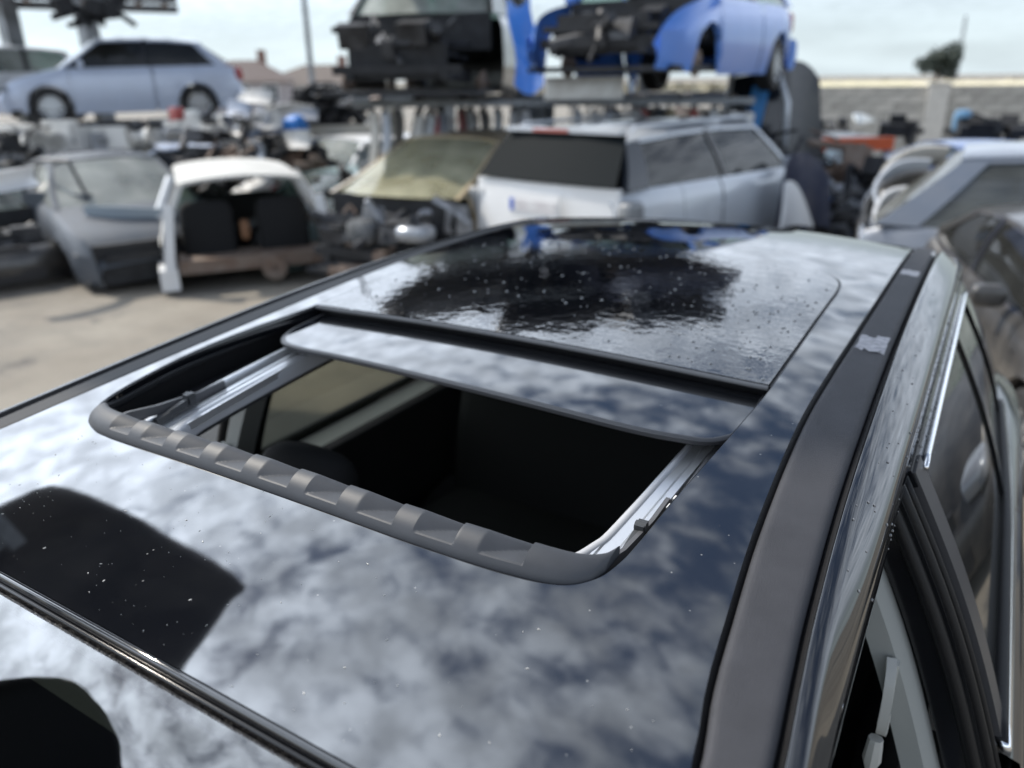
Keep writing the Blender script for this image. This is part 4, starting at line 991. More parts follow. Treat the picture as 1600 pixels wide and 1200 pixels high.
MB().box((-.285, -2.471, .965), (.05, .012, .11)).build('plate_band', mat('plate_blue', (.05, .12, .5), .5), RR)
mb = MB(); mb.slab(lambda u, v: (lambda x: (x * lerp(.84, .70, u), -2.37 - .05 * (1 - x * x) + lerp(.0, .34, u), lerp(1.185, 1.60, u)))(lerp(-1, 1, v)), 6, 12, (0, .006, 0)).build('tailgate_glass', mat('dark_tailgate_glass', (.012, .015, .017), .6, spec=.03), RR, smooth=True, angle=40)
MB().slab(lambda u, v: (lerp(-.68, .68, v), -2.12 + .10 * u, 1.635 + .01 * u), 3, 8, (0, 0, -.03)).build('roof_spoiler', SILVER, RR)
MB().box((-.1, -2.125, 1.622), (.42, .02, .03)).build('brake_light', mat('faded_red_lens', (.42, .13, .11), .4), RR)
MB().beam((.02, -2.35, 1.20), (.28, -2.22, 1.36), .03, .03).build('wiper', mat('pale_wiper', (.35, .36, .37), .5), RR)
for s in (1, -1):
    rbox((s * .93, -2.25, .92), (.16, .24, .30), .4).build('tail_light', mat('smoked_lens', (.20, .21, .22), .3), RR, smooth=True)
    MB().tube([(s * .66, -1.9, 1.62), (s * .66, -1.85, 1.66), (s * .67, .2, 1.67), (s * .67, .3, 1.62)], .018, 8).build('roof_rail', SILVER, RR)
    MB().box((s * .975, -.75, .86), (.02, .16, .03)).build('door_handle', SILVER, RR)
rbox(P(765, 350, 8.3) - P(765, 350, 8.3), (.16, .16, .20), .6).build('x', REDLENS) if False else None
o = rbox((0, 0, 0), (.17, .14, .15), .6).build('tail_lamp_unit', mat('pink_lens', (.5, .16, .15), .3), None, smooth=True); o.location = P(766, 362, 8.2)
setp(o, 'loose red and white lamp unit dangling below the white tailgate', 'lamp unit')

# ---- gold car with stripped nose
make_car('scrap_car', 'gold beige car with yellowed windscreen and stripped nose beside the white tailgate', P(728, 400, 9.6, -.06), heading(243), 'van', GOLD, miss=('bonnet', 'front_bumper', 'wings', 'headR', 'mirrors'), wheels=(0, 0, 1, 1), seed=12, glassm=glass('yellowed_windscreen', (.72, .66, .36), .05, 1.5, .42, (.66, .66, .52)), over=dict(H=1.56, yA=1.45, yB=.25))
for k, (u, v, d, ln, c, lb) in enumerate(((585, 352, 8.0, .5, GREYMETAL, 'crumpled grey inner wing sticking up from the stripped nose of the gold car'), (655, 372, 7.9, .55, GREYMETAL, 'bent pale steel strut leaning at the stripped nose of the gold car'), (715, 350, 7.9, .5, GREYMETAL, 'upright pale steel bracket between gold car and white tailgate'), (625, 395, 7.8, .6, RUST, 'rusty brown beam lying before the gold car'))):
    p0 = P(u, v, d); q = random.Random(k)
    a = [Vector((0, 0, -.28)), Vector((q.uniform(-.1, .1), q.uniform(-.1, .1), 0)), Vector((q.uniform(-.25, .25), q.uniform(-.1, .1), ln * .5))]
    mb = MB(); mb.sweep(catmull([tuple(x) for x in a], 4), [(-.07, -.02), (-.06, .02), (0, .04), (.06, .02), (.07, -.02)], closed=True)
    mb.add([(-.16, -.02, -.1), (.14, .04, -.12), (.10, .05, .18), (-.10, -.03, .2)], [(0, 1, 2, 3)])
    o = mb.build('sheet_metal_piece', c, None, smooth=True, angle=40); o.location = p0; setp(o, lb, 'scrap metal', 'loose scrap by the gold car')
# headlamp of the gold car's neighbour
o = rbox((0, 0, 0), (.34, .24, .26), .6).build('headlamp_unit', mat('milky_lens', (.13, .135, .14), .95, spec=.1, noise=.5, nscale=12), None, smooth=True); o.location = P(568, 362, 8.0); setp(o, 'milky headlamp unit hanging at the corner of the gold car', 'headlamp')
o = rbox((0, 0, 0), (.30, .18, .2), .7).build('headlamp_unit', mat('milky_lens', (.13, .135, .14), .95, spec=.1, noise=.5, nscale=12), None, smooth=True); o.location = P(742, 335, 8.5); setp(o, 'grey headlamp shell between the gold car and the white tailgate', 'headlamp')

# ---- white cut car shell, open end to us
CUTCAR = make_car('cut_car_shell', 'white car shell cut through in the middle, open end towards us on the concrete', P(385, 400, 9.75, -.06), heading(293), 'van', mat('scuffed_white_body', (.50, .50, .48), .6, noise=.2, nscale=3, dust=.25), miss=('tailgate', 'rear_glass', 'fdoorR', 'fdoorL', 'rdoorR', 'rdoorL', 'seats', 'fglass'), wheels=(0, 0, 0, 0), seed=2, cut=.95, over=dict(H=1.24, belt=.74, W=1.80, yB=.75))
for s in (1, -1):
    MB().beam((s * .86, -1.2, .22), (s * .86, 1.04, .22), .18, .22).build('cut_sill', WHITE if s > 0 else GREYMETAL, CUTCAR)
    rbox((s * .40, .55, .56), (.56, .26, .78), .35, rx=.12).build('seat_backrest', INTERIOR, CUTCAR, smooth=True)
    MB().beam((s * .85, .98, .26), (s * .76, .90, .98), .12, .10).build('door_pillar', WHITE, CUTCAR)
    MB().tube([(s * .88, -.02, .26), (s * .87, -.06, .72), (s * .66, -.12, 1.14)], .075, 8).build('lock_pillar', WHITE, CUTCAR)
MB().box((0, .75, .33), (1.5, .5, .14)).build('cut_floor', RUST, CUTCAR)
rbox((.02, .62, .62), (.10, .14, .22), .5).build('buckle_bracket', mat('rust_brown', (.2, .10, .05), .7), CUTCAR, smooth=True)
MB().lathe([(-.08, .02), (-.08, .13), (.08, .13), (.08, .02)], (-.2, 1.0, .26), 'Y', 16).build('exhaust_can', RUST, CUTCAR)

# ---- slate grey car at left with hanging bumper
gp = P(172, 330, 11.4, -.18)
make_car('scrap_car', 'slate grey saloon with frosted windscreen and missing front bumper, on the ground below the hatchback', gp, heading(309), 'sedan', GREYP, miss=('front_bumper', 'headL', 'headR', 'mirrors', 'wingL'), wheels=(0, 0, 0, 0), seed=7, glassm=glass('frosted_screen', (.5, .6, .62), .1, 1.5, .55), over=dict(H=1.45))
bumper('front_bumper', 'pale blue-grey bumper dropped on the ground before the slate grey car', P(212, 352, 9.7), heading(300) - .2, paint('pale_blue_grey', (.26, .33, .40), .15), 1.05, tilt=(.2, -.1), depth=.12, h=.20)
od = make_door('slate grey front door left ajar at the slate grey saloon', P(88, 345, 10.7, .12), YAW - .35, GREYP, 0, 'loose car doors', .78)
# car behind it
make_car('scrap_car', 'silver blue saloon roof showing behind the slate grey saloon', P(275, 250, 14.6, -.2), heading(200), 'sedan', SILVERBLUE, miss=('mirrors', 'rdoorL'), wheels=(0, 0, 0, 0), seed=13, glassm=WIN_DARK, over=dict(H=1.38))
make_car('scrap_car', 'dark car at the picture edge with a pale front bumper', P(-70, 300, 12.0, -.2), heading(310), 'hatch', BLACKP, miss=('bonnet', 'headL'), wheels=(0, 0, 1, 1), seed=17, over=dict(H=1.40))
bumper('front_bumper', 'cream bumper hanging on the dark car at the picture edge', P(8, 283, 9.4), heading(335), WHITE, .9, tilt=(.1, .05), depth=.15, h=.10)
# white cars between
make_car('scrap_car', 'white hatchback with pale windscreen between the bumper heap and the gold car', P(545, 260, 13.2, -.18), heading(240), 'hatch', WHITE, miss=('front_bumper', 'mirrors'), wheels=(0, 0, 0, 0), seed=14, glassm=WIN_DIRTY, over=dict(H=1.45))
make_car('scrap_car', 'low teal car with teal windscreen behind the cut shell', P(548, 300, 11.2, -.35), heading(236), 'hatch', TEAL, miss=('bonnet', 'front_bumper', 'mirrors', 'headL', 'headR'), wheels=(0, 0, 0, 0), seed=15, glassm=WIN_TEAL, over=dict(H=1.32))

# ---- left rack with the silver hatchback
hp = P(200, 185, 18.2, 1.36)
free_rack('storage_rack', 'steel rack carrying the silver blue hatchback, dark car above it', P(45, 100, 19.6, 0),
    [(42, 19.6, 5.4, .30), (160, 19.9, 5.4, .30)],
    [(-90, 17.0, 385, 17.6, 1.36), (-90, 19.4, 385, 20.2, 1.36), (-90, 17.4, 300, 17.8, 3.66), (-90, 19.8, 300, 20.2, 3.66)])
make_car('parked_car', 'silver blue hatchback with alloy wheels standing on the rack at the picture corner', hp, heading(209), 'hatch', SILVERBLUE, seed=31, glassm=WIN_CLEAR, sideglass=WIN_DARK, over=dict(L=4.3, H=1.56, belt=.99, wr=.335))
make_car('scrap_car', 'white car behind a rack post, nose beside the silver hatchback', P(-30, 100, 19.5, 1.36), heading(250), 'hatch', WHITE, seed=32, wheels=(1, 1, 1, 1), glassm=WIN_DIRTY)
make_car('scrap_car', 'dark hulk overhead at the picture corner, only its underside showing', P(130, 20, 18.0, 3.50), heading(205), 'suv', BLACKP, seed=33, wheels=(0, 0, 0, 0), miss=('mirrors',))
for k, (u, v) in enumerate(((110, 22), (150, 18), (178, 12))):
    o = engine_bits(MB(), (0, 0, 0), (.5, .3, .3), 7, random.Random(40 + k)).build('exhaust_part', DARK, None); o.location = P(u, v, 17.0)
    setp(o, '%s dark exhaust lump hanging under the overhead hulk, counted from the corner' % ords[k], 'exhaust', 'hanging exhaust parts')
# engines on the low shelf beneath the hatchback
rack('parts_shelf', 'long low shelf of engines and gearboxes under the silver hatchback', quad(P(190, 210, 15.0, 0), 25, 7.6, 1.0), [1.05], top=1.2, w=.12)
PALE = mat('pale_aluminium', (.66, .65, .62), .5, .2)
def engine(label, loc, sc, m_, q):
    root = empty('engine', loc, q.uniform(0, 6), label, 'engine', 'engines on the low shelf'); root.scale = (sc, sc, sc)
    MB().box((0, 0, .20), (.5, .38, .36), taper=.85).build('block', m_, root)
    MB().box((0, 0, .42), (.46, .22, .10)).build('valve_cover', DARK if q.random() < .3 else PALE, root)
    MB().lathe([(-.05, .02), (-.05, .11), (.0, .11), (.0, .02)], (.29, 0, .2), 'X', 14).build('pulley', GREYMETAL, root)
    MB().lathe([(0, .20), (.18, .12), (.32, .10), (.32, .01)], (-.58, 0, .18), 'X', 14).build('gearbox', mat('pale_aluminium', (.62, .62, .6), .45, .4), root)
    return root
for k in range(13):
    u = 5 + k * 29
    engine('%s engine from the picture edge on the low shelf under the silver hatchback' % (ords + ['thirteenth'])[k], P(u, 190, 15.3 - .05 * k, 1.06), rnd.uniform(.75, 1.1), (PALE, GREYMETAL, PALE, PALE)[k % 4], rnd)
o = rbox((0, 0, 0), (.20, .20, .26), .25).build('canister', RED, None, smooth=True); o.location = P(276, 180, 14.9); setp(o, 'red canister on the low shelf under the rear wheel of the hatchback', 'canister')
o = rbox((0, 0, 0), (.26, .26, .30), .6).build('canister', mat('white_plastic', (.75, .74, .7), .5), None, smooth=True); o.location = P(300, 186, 14.9); setp(o, 'white plastic canister behind the red one under the hatchback', 'canister')

# ---- heap of bumpers
LW = mat('scuffed_white', (.50, .50, .49), .65, noise=.25, nscale=4); LS = mat('scuffed_silver', (.27, .29, .33), .55, noise=.3, nscale=4); LB2 = mat('scuffed_blue_silver', (.24, .28, .36), .55, noise=.3, nscale=4)
HB = [(352, 172, 13.0, LB2, .2, .5, 'silver blue'), (372, 160, 13.3, LW, .35, .6, 'white'), (395, 175, 13.0, LS, .1, .7, 'silver'), (425, 178, 13.2, LW, -.2, .5, 'white'), (380, 205, 12.7, LW, .4, .3, 'white'), (410, 210, 12.5, LB2, -.3, .4, 'silver blue'), (440, 222, 12.3, LW, .2, .2, 'white'), (395, 228, 12.2, GREYSUV, .0, .2, 'grey'), (430, 200, 12.8, LS, .6, .8, 'silver'), (360, 195, 12.9, BLACKP, .1, .3, 'black')]
for k, (u, v, d, m_, r1, t1, cn) in enumerate(HB):
    bumper('loose_bumper', '%s bumper in the heap behind the cut shell, %s from its top' % (cn, ords[[1, 0, 2, 4, 6, 7, 8, 9, 5, 3][k]]), P(u, v, d), heading(180) + r1 * 2, m_, 1.25, tilt=(t1, r1), group='heap of bumpers', depth=.3, h=.13)
o = rbox((0, 0, 0), (.34, .25, .5), .5, rx=.3).build('blue_tub', mat('blue_plastic', (.02, .16, .5), .5), None, smooth=True); o.location = P(466, 208, 12.4); setp(o, 'small blue plastic tub beside the bumper heap', 'tub')
o = rbox((0, 0, 0), (.5, .4, .3), .5).build('tyre_bundle', DARK, None, smooth=True); o.location = P(465, 240, 12.5); setp(o, 'dark rounded casing under the blue plastic tub', 'casing')
rack('parts_shelf', 'pale beamed shelf with black parts between bumper heap and white doors', quad(P(500, 200, 13.6, 0), 0, 2.3, 1.2), [1.42], top=1.9, w=.10, m_=mat('pale_beam', (.38, .37, .33), .6))
for k, (u, v) in enumerate(((445, 168), (468, 160), (490, 165), (512, 155), (535, 160), (550, 150), (478, 145), (515, 140))):
    o = engine_bits(MB(), (0, 0, .12), (.36, .3, .25), 8, random.Random(60 + k)).build('seat_frame', DARK, None); o.location = P(u, v, 13.9)
    setp(o, '%s black part from the pole on the pale beamed shelf' % ords[k], 'car part', 'black parts on the pale shelf')
    o.location.z = 1.43 if k < 6 else 1.72

SC = [(540, 300, 10.9), (530, 330, 10.4), (548, 372, 9.6), (535, 400, 9.2), (300, 300, 11.6), (290, 330, 11.0), (20, 240, 12.8), (330, 230, 12.6), (470, 265, 12.0), (500, 250, 12.4), (745, 300, 9.4), (760, 390, 8.4), (700, 400, 8.2), (650, 410, 8.0), (600, 405, 8.1), (1225, 240, 10.6), (1205, 300, 9.8), (1310, 250, 10.9), (1400, 330, 9.6), (1330, 355, 9.3), (360, 245, 12.2), (415, 245, 12.0)]
for k, (u, v, d) in enumerate(SC):
    q = random.Random(200 + k); mb = engine_bits(MB(), (0, 0, 0), (.7, .45, .4), 11, q)
    for j in range(3):
        a = Vector((q.uniform(-.4, .4), q.uniform(-.2, .2), q.uniform(-.2, .2))); mb.tube(catmull([tuple(a), tuple(a + Vector((q.uniform(-.4, .4), q.uniform(-.2, .2), q.uniform(0, .35)))), tuple(a + Vector((q.uniform(-.6, .6), q.uniform(-.3, .3), q.uniform(-.1, .3))))], 4), .018, 6)
    o = mb.build('scrap_pile_piece', (DARK, mat('oily_scrap', (.05, .05, .054), .55, .3, noise=.7, nscale=6), RUST)[k % 3], None); o.location = P(u, v, d)
    near = 'the gold car' if 520 < u < 780 else 'the cut shell' if 280 < u <= 520 else 'the slate grey saloon' if u <= 280 else 'the navy panel'
    setp(o, '%s tangle of dark stripped parts beside %s' % (ords[[x for x in range(k) if ('the gold car' if 520 < SC[x][0] < 780 else 'the cut shell' if 280 < SC[x][0] <= 520 else 'the slate grey saloon' if SC[x][0] <= 280 else 'the navy panel') == near].__len__()] , near), 'scrap parts', 'tangles of stripped parts')
# ---- right side: loose panels, orange beam, blue car, grey SUV, dark car
def panel(name, label, cat, c, rz, w, h, m_, bulge=.1, tilt=0.0, taper=.8, grp=None):
    mb = MB(); mb.slab(lambda u, v: (lerp(-.5, .5, u) * w * lerp(1, taper, v), bulge * math.sin(u * math.pi) * (1 - .3 * v), h * v - (.04 + .22 * v) * abs(2 * u - 1) ** 2.6), 10, 10, (0, .035, 0))
    o = mb.build(name, m_, None, smooth=True, angle=40); o.location = c; o.rotation_euler = (tilt, 0, rz); return setp(o, label, cat, grp)
panel('bonnet', 'dark grey bonnet standing upright beside the concrete wall', 'bonnet', P(1248, 245, 11.6), YAW + .25, .75, 1.25, paint('graphite', (.06, .065, .075), .2, .4), .22, -.15, .75)
panel('bonnet', 'slate bonnet behind the upright dark one, against the rack end', 'bonnet', P(1222, 225, 12.2), YAW + .6, .5, 1.0, GREYP, .15, -.1)
tg = empty('tailgate', P(1188, 235, 11.2), YAW - .35, 'silver framed dark tailgate leaning upright at the end of the middle rack', 'tailgate'); tg.rotation_euler = (-.15, -.16, YAW - .35)
MB().tube([(-.35, 0, 0), (-.42, 0, .6), (-.30, 0, 1.02), (.26, 0, 1.02), (.36, 0, .55), (.30, 0, 0)], .045, 8).build('frame', SILVER, tg, smooth=True)
MB().slab(lambda u, v: (lerp(-.36, .32, u), .02, lerp(0, .98, v)), 3, 3, (0, .02, 0)).build('pane', mat('dark_pane', (.015, .02, .03), .1), tg)
MB().box((-.02, -.03, .55), (.22, .02, .5), ry=.3).build('blue_film', mat('blue_film', (.05, .25, .6), .5), tg)
panel('fender', 'navy curved panel standing on end beside the silver off-road car', 'car panel', P(1255, 352, 9.0), YAW + .1, .62, .76, NAVY, .28, -.1, .8)
panel('fender', 'white curved wing panel leaning on the navy panel', 'car wing', P(1246, 352, 8.6), YAW + .5, .48, .46, WHITE, .12, -.2, .6)
ob = empty('orange_rack', P(1298, 226, 13.2, 0), YAW + .08, 'low shelter with an orange front beam before the concrete wall', 'rack')
zb = P(1320, 226, 13.2).z
MB().box((0, 0, zb), (1.95, .10, .19)).build('front_beam', mat('orange_paint', (.62, .10, .02), .5, noise=.15, nscale=3), ob)
MB().box((-.62, -.054, zb), (.36, .006, .09)).build('faded_sticker', mat('faded_white', (.62, .52, .46), .6, noise=.4, nscale=14), ob)
for x in (-.9, .9):
    for y in (0, 1.6): MB().beam((x, y, 0), (x, y, zb - .09), .09).build('post', STEEL, ob)
MB().box((0, .85, zb + .05), (1.95, 1.5, .04)).build('roof_sheet', STEEL, ob)
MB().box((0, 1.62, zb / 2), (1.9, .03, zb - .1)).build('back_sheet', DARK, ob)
for k, (u, v, d, lb) in enumerate(((1305, 265, 12.8, 'pale glass pane leaning under the orange beam'), (1280, 285, 12.6, 'dark glass pane leaning under the orange beam'))):
    panel('glass_pane', lb, 'glass pane', P(u, v + 25, d), YAW + .2, .42, .62, mat('pale_pane', (.45, .52, .52), .15) if k == 0 else mat('dark_pane', (.015, .02, .03), .1), .02, -.2, 1, 'leaning glass panes')
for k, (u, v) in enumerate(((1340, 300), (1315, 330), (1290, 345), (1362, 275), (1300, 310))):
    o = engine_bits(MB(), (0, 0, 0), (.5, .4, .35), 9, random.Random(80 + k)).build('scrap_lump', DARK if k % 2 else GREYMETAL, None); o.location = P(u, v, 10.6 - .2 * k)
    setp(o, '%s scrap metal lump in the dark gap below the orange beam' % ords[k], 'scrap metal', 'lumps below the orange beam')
make_car('scrap_car', 'bright blue car roof showing between orange beam and grey off-road car', P(1500, 240, 11.8, -.08), heading(175), 'sedan', paint('mid_blue', (.04, .16, .5), .12, .3, .2), wheels=(0, 0, 0, 0), seed=51, miss=('mirrors', 'bonnet'), over=dict(H=1.36))
gs_o = dict(L=4.5, W=1.86, H=1.70, belt=1.0, yC=-1.55, yD=-2.15)
make_car('scrap_car', 'blue-grey off-road car with pale side window at the picture edge', P(1850, 300, 8.3, -.16), heading(-30), 'suv', GREYSUV, wheels=(1, 1, 1, 1), seed=52, miss=('rear_bumper', 'tailL', 'tailR', 'mirrors'), glassm=WIN_CLEAR, sideglass=glass('sky_paled_side_glass', (.45, .5, .5), .04, 1.5, .16), over=gs_o)  # pale film in the side glass stands in for mirrored sky
for k, (u, v, d, r1, m_, cn) in enumerate(((1392, 262, 8.6, .5, mat('beige_bumper', (.45, .43, .39), .6), 'beige'), (1372, 284, 8.4, .7, SILVER, 'silver'), (1380, 300, 8.3, .3, BLACKP, 'black'), (1362, 330, 8.0, .9, WHITE, 'dirty white'))):
    bumper('loose_bumper', '%s bumper stacked behind the tail of the blue-grey off-road car, %s from its top' % (cn, ords[k]), P(u, v, d), YAW + r1, m_, .95, tilt=(.5, -.45), group='bumpers by the off-road car', depth=.25, h=.12)
make_car('parked_car', 'black car with pale green windscreen close beside the open-roofed car', P(1735, 470, 6.3, -.12), heading(255), 'sedan', BLACKP, seed=53, glassm=glass('pale_green_screen', (.6, .75, .68), .08, 1.5, .5), sideglass=WIN_DARK, over=dict(H=1.34, belt=.90, nose=.70))

# ---- unseen racks and black shapes, added for the dark reflections in roof and windscreen
def pol(az, d, z=0.0): return Vector((CX + math.sin(R(az)) * d, CY + math.cos(R(az)) * d, z))
def tower(azs, label, hulks, load, d=7.3, depth=2.0):
    a, b = pol(azs[0], d), pol(azs[1], d); dn = (b - a).normalized(); nn = Vector((-dn.y, dn.x, 0)); nn = nn if nn.dot(a - Vector((CX, CY, 0))) > 0 else -nn
    rack('storage_rack', label, [a, b, b + nn * depth, a + nn * depth], [h[1] for h in hulks], top=hulks[-1][1] + .1)
    lab, pts, nm = load; k = len(pts); cz_ = CAM.z
    front = catmull([(pol(az, d).x, pol(az, d).y, cz_ + d * math.tan(R(el))) for az, el in pts], 5, loop=True); cen = sum((Vector(p) for p in front), Vector()) / len(front)
    mb = MB(); n = len(front); rings = [(.0, .55, 1.0), (.0, .9, .25), (0, 1.0, .9), (0, 1.0, 2.2)]; base = Vector((cen.x, cen.y, 0))
    for t, (_, sc, dep) in enumerate([(0, .80, .0), (0, .93, .06), (0, .985, .22), (0, 1.0, .5), (0, 1.0, 2.0), (0, .9, 2.4)]):
        for i, p in enumerate(front):
            w = 1 + .012 * math.sin(i * 1.7 + t) + .01 * math.sin(i * .6); mb.v.append(tuple(cen + (Vector(p) - cen) * sc * w + nn * dep - base))
    for t in range(5):
        for i in range(n): mb.f.append((t * n + i, t * n + (i + 1) % n, (t + 1) * n + (i + 1) % n, (t + 1) * n + i))
    mb.f.append(tuple(range(n))); mb.f.append(tuple(5 * n + i for i in reversed(range(n))))
    o = mb.build('added_reflection_shape', mat('reflection_shape_black', (.012, .013, .016), .7, bump=.6, bscale=5, spec=.25), None, smooth=True, angle=60); o.location = base
    setp(o, lab, 'tarpaulin', 'unseen shapes added for reflections')
tower((-86, -76), 'added unseen steel rack beside the open-roofed car under a leaning reflection shape', [(0, 4.75)], ('leaning black shape added for its reflection, on the rack beside the open-roofed car', [(-86, 21), (-78, 21.5), (-69.5, 22.8), (-66, 31), (-62.3, 38.5), (-64.5, 40), (-74, 44.3), (-86, 45)], 'a'))
tower((-121, -109.5), 'added unseen steel rack ahead of the windscreen under a rounded reflection shape', [(0, 4.9)], ('rounded black shape added for its reflection, on the rack ahead of the windscreen', [(-121, 25), (-110, 24.5), (-103, 29), (-101.5, 36), (-106, 40.6), (-112, 42.4), (-118, 42), (-123, 36)], 'b'), 7.2)

# ---- concrete block wall with pillars
W0, W1 = P(1150, 140, 23.5, 0), P(1760, 140, 24.5, 0)
WD = (W1 - W0); WL = WD.length; wd = WD.normalized(); wrz = math.atan2(wd.y, wd.x)
wall = empty('concrete_wall', W0, wrz, 'grey concrete block wall with pillars behind the orange beam', 'wall'); wall['kind'] = 'thing'
BLK = [mat('block_grey_%d' % k, c, .9, noise=.25, nscale=5, bump=.3, bscale=40) for k, c in enumerate(((.40, .385, .35), (.46, .44, .40), (.35, .335, .305)))]
MB().box((WL / 2, .10, .86), (WL, .14, 1.70)).build('mortar_core', mat('mortar', (.22, .21, .19), .95), wall)
bmesh_b = []
for mt in BLK:
    b_ = MB().box((0, 0, 0), (.485, .03, .185)).box((0, -.017, 0), (.47, .008, .17)); ob_ = b_.build('block', mt, wall); bmesh_b.append(ob_)
cnt_b = 0; q = random.Random(8)
for row in range(9):
    for k in range(int(WL / .5)):
        x = .25 + k * .5 + (.25 if row % 2 else 0)
        if x > WL - .2: continue
        if row < 4 and q.random() < .35: pass
        src = q.choice(bmesh_b); o = src.copy() if cnt_b >= 3 else bmesh_b[cnt_b]
        if cnt_b >= 3: COL.objects.link(o); o.parent = wall
        o.location = (x, .018 + q.uniform(-.006, .006), .1 + row * .2 - .045); cnt_b += 1
        if row < 3: pass
MB().box((WL / 2, .10, 1.745), (WL, .24, .05)).build('coping', mat('coping', (.30, .295, .28), .9, noise=.2), wall)
for x in [WL * t for t in (.08, .555, .97)]: MB().box((x, .02, .9), (.48, .30, 1.8)).box((x, .02, 1.83), (.54, .36, .06)).build('pillar', mat('pillar_concrete', (.52, .50, .46), .9, noise=.15), wall)
o = panel('white_mirror_panel', 'tilted pale plastic panel lying against the concrete wall', 'panel', P(1352, 186, 17.5), YAW + .4, .55, .26, mat('pale_plastic', (.62, .65, .65), .4), .1, -.9, .8)
o = rbox((0, 0, 0), (.3, .3, .42), .5).build('blue_drum', mat('faded_blue_drum', (.10, .22, .36), .6), None, smooth=True); o.location = P(1503, 190, 17.0); setp(o, 'small faded blue drum before the wall pillar', 'drum')
for k, (u, v, d) in enumerate(((1530, 208, 14), (1560, 205, 14), (1400, 205, 15), (1300, 205, 15.5))):
    o = engine_bits(MB(), (0, 0, 0), (.5, .4, .3), 8, random.Random(90 + k)).build('scrap_lump', DARK, None); o.location = P(u, v, d); setp(o, '%s dark scrap lump lying along the foot of the concrete wall' % ords[k], 'scrap metal', 'lumps along the wall')
for nm, u0, u1, v, d, h, c, lb in (('pale_shed', 1200, 1420, 130, 60, .65, (.58, .53, .36), 'pale yellow low roof showing over the concrete wall'), ('pale_shed', 1425, 1800, 129, 62, .55, (.62, .56, .40), 'second pale yellow roof over the wall, beside the tree')):
    a, b = P(u0, v, d), P(u1, v, d); root = empty(nm, Vector((a.x, a.y, 0)), math.atan2(b.y - a.y, b.x - a.x), lb, 'shed', 'pale sheds beyond the wall'); w = (b - a).length; zt = a.z
    MB().box((w / 2, 2, zt / 2 - .3), (w, 4, zt - .6)).build('wall', mat('pale_wall', (.5, .48, .42), .9), root)
    MB().prism([(-.3, -.3, zt - .62), (-.3, 2, zt + .05), (-.3, 4.3, zt - .62)], (w + .6, 0, 0)).build('roof', mat('pale_roof_' + lb[:6], c, .8, noise=.2, nscale=1), root)

# ---- houses, pole, mast, tree far off
def house(label, u, v, d, w, dep, phi, roofc, wallc, eave_v):
    z = P(u, eave_v, d).z; zr = P(u, v, d).z; root = empty('house', P(u, v, d, 0), YAW + R(phi), label, 'house', 'far houses')
    MB().box((0, dep / 2, z / 2), (w, dep, z)).build('wall', mat('house_wall_%d' % u, wallc, .9, noise=.1), root)
    k = .35 * w
    rf = MB(); e = .4; rf.add([(-w / 2 - e, -e, z), (w / 2 + e, -e, z), (w / 2 + e, dep + e, z), (-w / 2 - e, dep + e, z), (-w / 2 + k, dep / 2, zr), (w / 2 - k, dep / 2, zr)], [(0, 1, 5, 4), (1, 2, 5), (2, 3, 4, 5), (3, 0, 4), (3, 2, 1, 0)])
    RF = rf.build('roof', mat('roof_tiles_%d' % u, roofc, .85, noise=.2, nscale=3), root)
    MB().box((w * .2, dep * .5, zr + .2), (.6, .6, 1.0)).build('chimney', mat('chimney_brick', (.25, .15, .12), .9), RF)
    for x in (-.3, 0, .3):
        f = MB().box((x * w, -.03, z * .62), (1.1, .08, 1.2)).build('window', mat('window_frame_white', (.7, .7, .7), .6), root); MB().box((x * w, -.08, z * .62), (.9, .02, 1.0)).build('pane', mat('far_pane', (.06, .07, .08), .1), f)
house('white rendered house with brown hipped roof behind the silver hatchback', 372, 92, 62, 6.5, 8, 12, (.11, .085, .078), (.42, .38, .38), 128)
house('low house with wide brown roof beside the thin pole', 478, 100, 70, 9.5, 8, -4, (.12, .098, .085), (.30, .27, .25), 134)
pole = empty('lamp_pole', P(487, 120, 30, 0), 0, 'thin grey pole rising in front of the far brown roof', 'pole')
MB().tube([(0, 0, 0), (0, 0, 9)], [.11, .07], 10).build('shaft', STEEL, pole); MB().tube([(0, 0, 9), (.3, 0, 9.4), (1.2, 0, 9.5)], .05, 8).build('arm', STEEL, pole); MB().box((1.4, 0, 9.48), (.6, .22, .12)).build('lamp_head', STEEL, pole)
mast = empty('radio_mast', P(1492, 120, 160, 0), 0, 'very thin far mast above the tree beyond the wall', 'mast')
pz_ = P(1492, 25, 160).z
for k in range(3): MB().tube([(.4 * math.cos(k * 2.1), .4 * math.sin(k * 2.1), 0), (.12 * math.cos(k * 2.1), .12 * math.sin(k * 2.1), pz_)], .09, 5).build('leg', STEEL, mast)
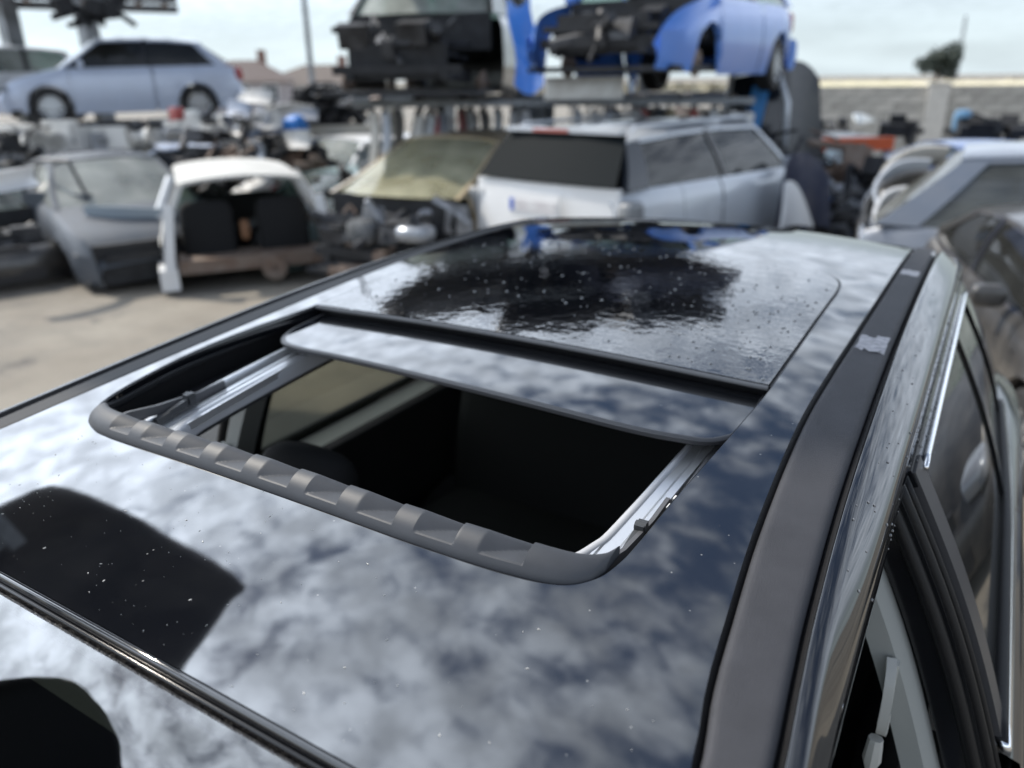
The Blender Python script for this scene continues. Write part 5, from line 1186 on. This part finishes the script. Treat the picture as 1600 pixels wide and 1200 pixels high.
for k in range(8): MB().tube([(.36, 0, 1 + k * pz_ / 9), (-.2, .3, 1.6 + k * pz_ / 9), (-.2, -.3, 1.3 + k * pz_ / 9), (.36, 0, 1 + k * pz_ / 9)], .05, 4).build('brace', STEEL, mast)
tp = P(1460, 130, 75, 0); tree = empty('tree', tp, 0, 'round dark green tree standing beyond the concrete wall', 'tree')
zc = P(1460, 100, 75).z
MB().tube([(0, 0, 0), (.1, 0, zc * .5), (0, .1, zc)], [.22, .16, .06], 8).build('trunk', mat('bark', (.10, .075, .055), .9), tree)
lf = MB(); q = random.Random(2)
cl_ = [(Vector((q.uniform(-1, 1), q.uniform(-1, 1), q.uniform(-.8, .9))) * 1.25, q.uniform(.40, .72)) for _ in range(20)]
for c0, r0 in cl_:
    if c0.length > 1.6: c0 *= 1.6 / c0.length
    lf_n = int(260 * r0)
    for k in range(lf_n):
        d = Vector((q.gauss(0, 1), q.gauss(0, 1), q.gauss(0, 1))).normalized() * r0 * q.uniform(.5, 1.05); p0 = c0 + d + Vector((0, 0, zc)); a = Vector((q.gauss(0, 1), q.gauss(0, 1), q.gauss(0, 1))).normalized() * .13; b = a.orthogonal().normalized() * .08
        lf.add([p0 - a, p0 + b, p0 + a, p0 - b], [(0, 1, 2, 3)])
lf.build('crown', mat('leaf_green', (.055, .07, .055), .7, noise=.4, nscale=2), tree, fix=False)
# low far ground swell and hedge line so that the horizon is not a knife edge
hd = MB(); q = random.Random(77)
for k in range(900):
    az = q.uniform(-75, 8); d = q.uniform(120, 150); p0 = pol(az, d); h = q.uniform(.1, .7); r0 = q.uniform(1.0, 2.6)
    for j in range(5):
        a = Vector((q.uniform(-r0, r0), q.uniform(-r0, r0), q.uniform(0, h)))
        e = Vector((q.gauss(0, 1), q.gauss(0, 1), q.gauss(0, .6))).normalized() * .9; f = e.orthogonal().normalized() * .7
        hd.add([p0 + a - e, p0 + a + f, p0 + a + e, p0 + a - f], [(0, 1, 2, 3)])
setp(hd.build('far_scrub', mat('far_dry_scrub', (.30, .27, .19), .9), fix=False), 'far line of low dry scrub along the horizon', 'scrub', None, 'stuff')
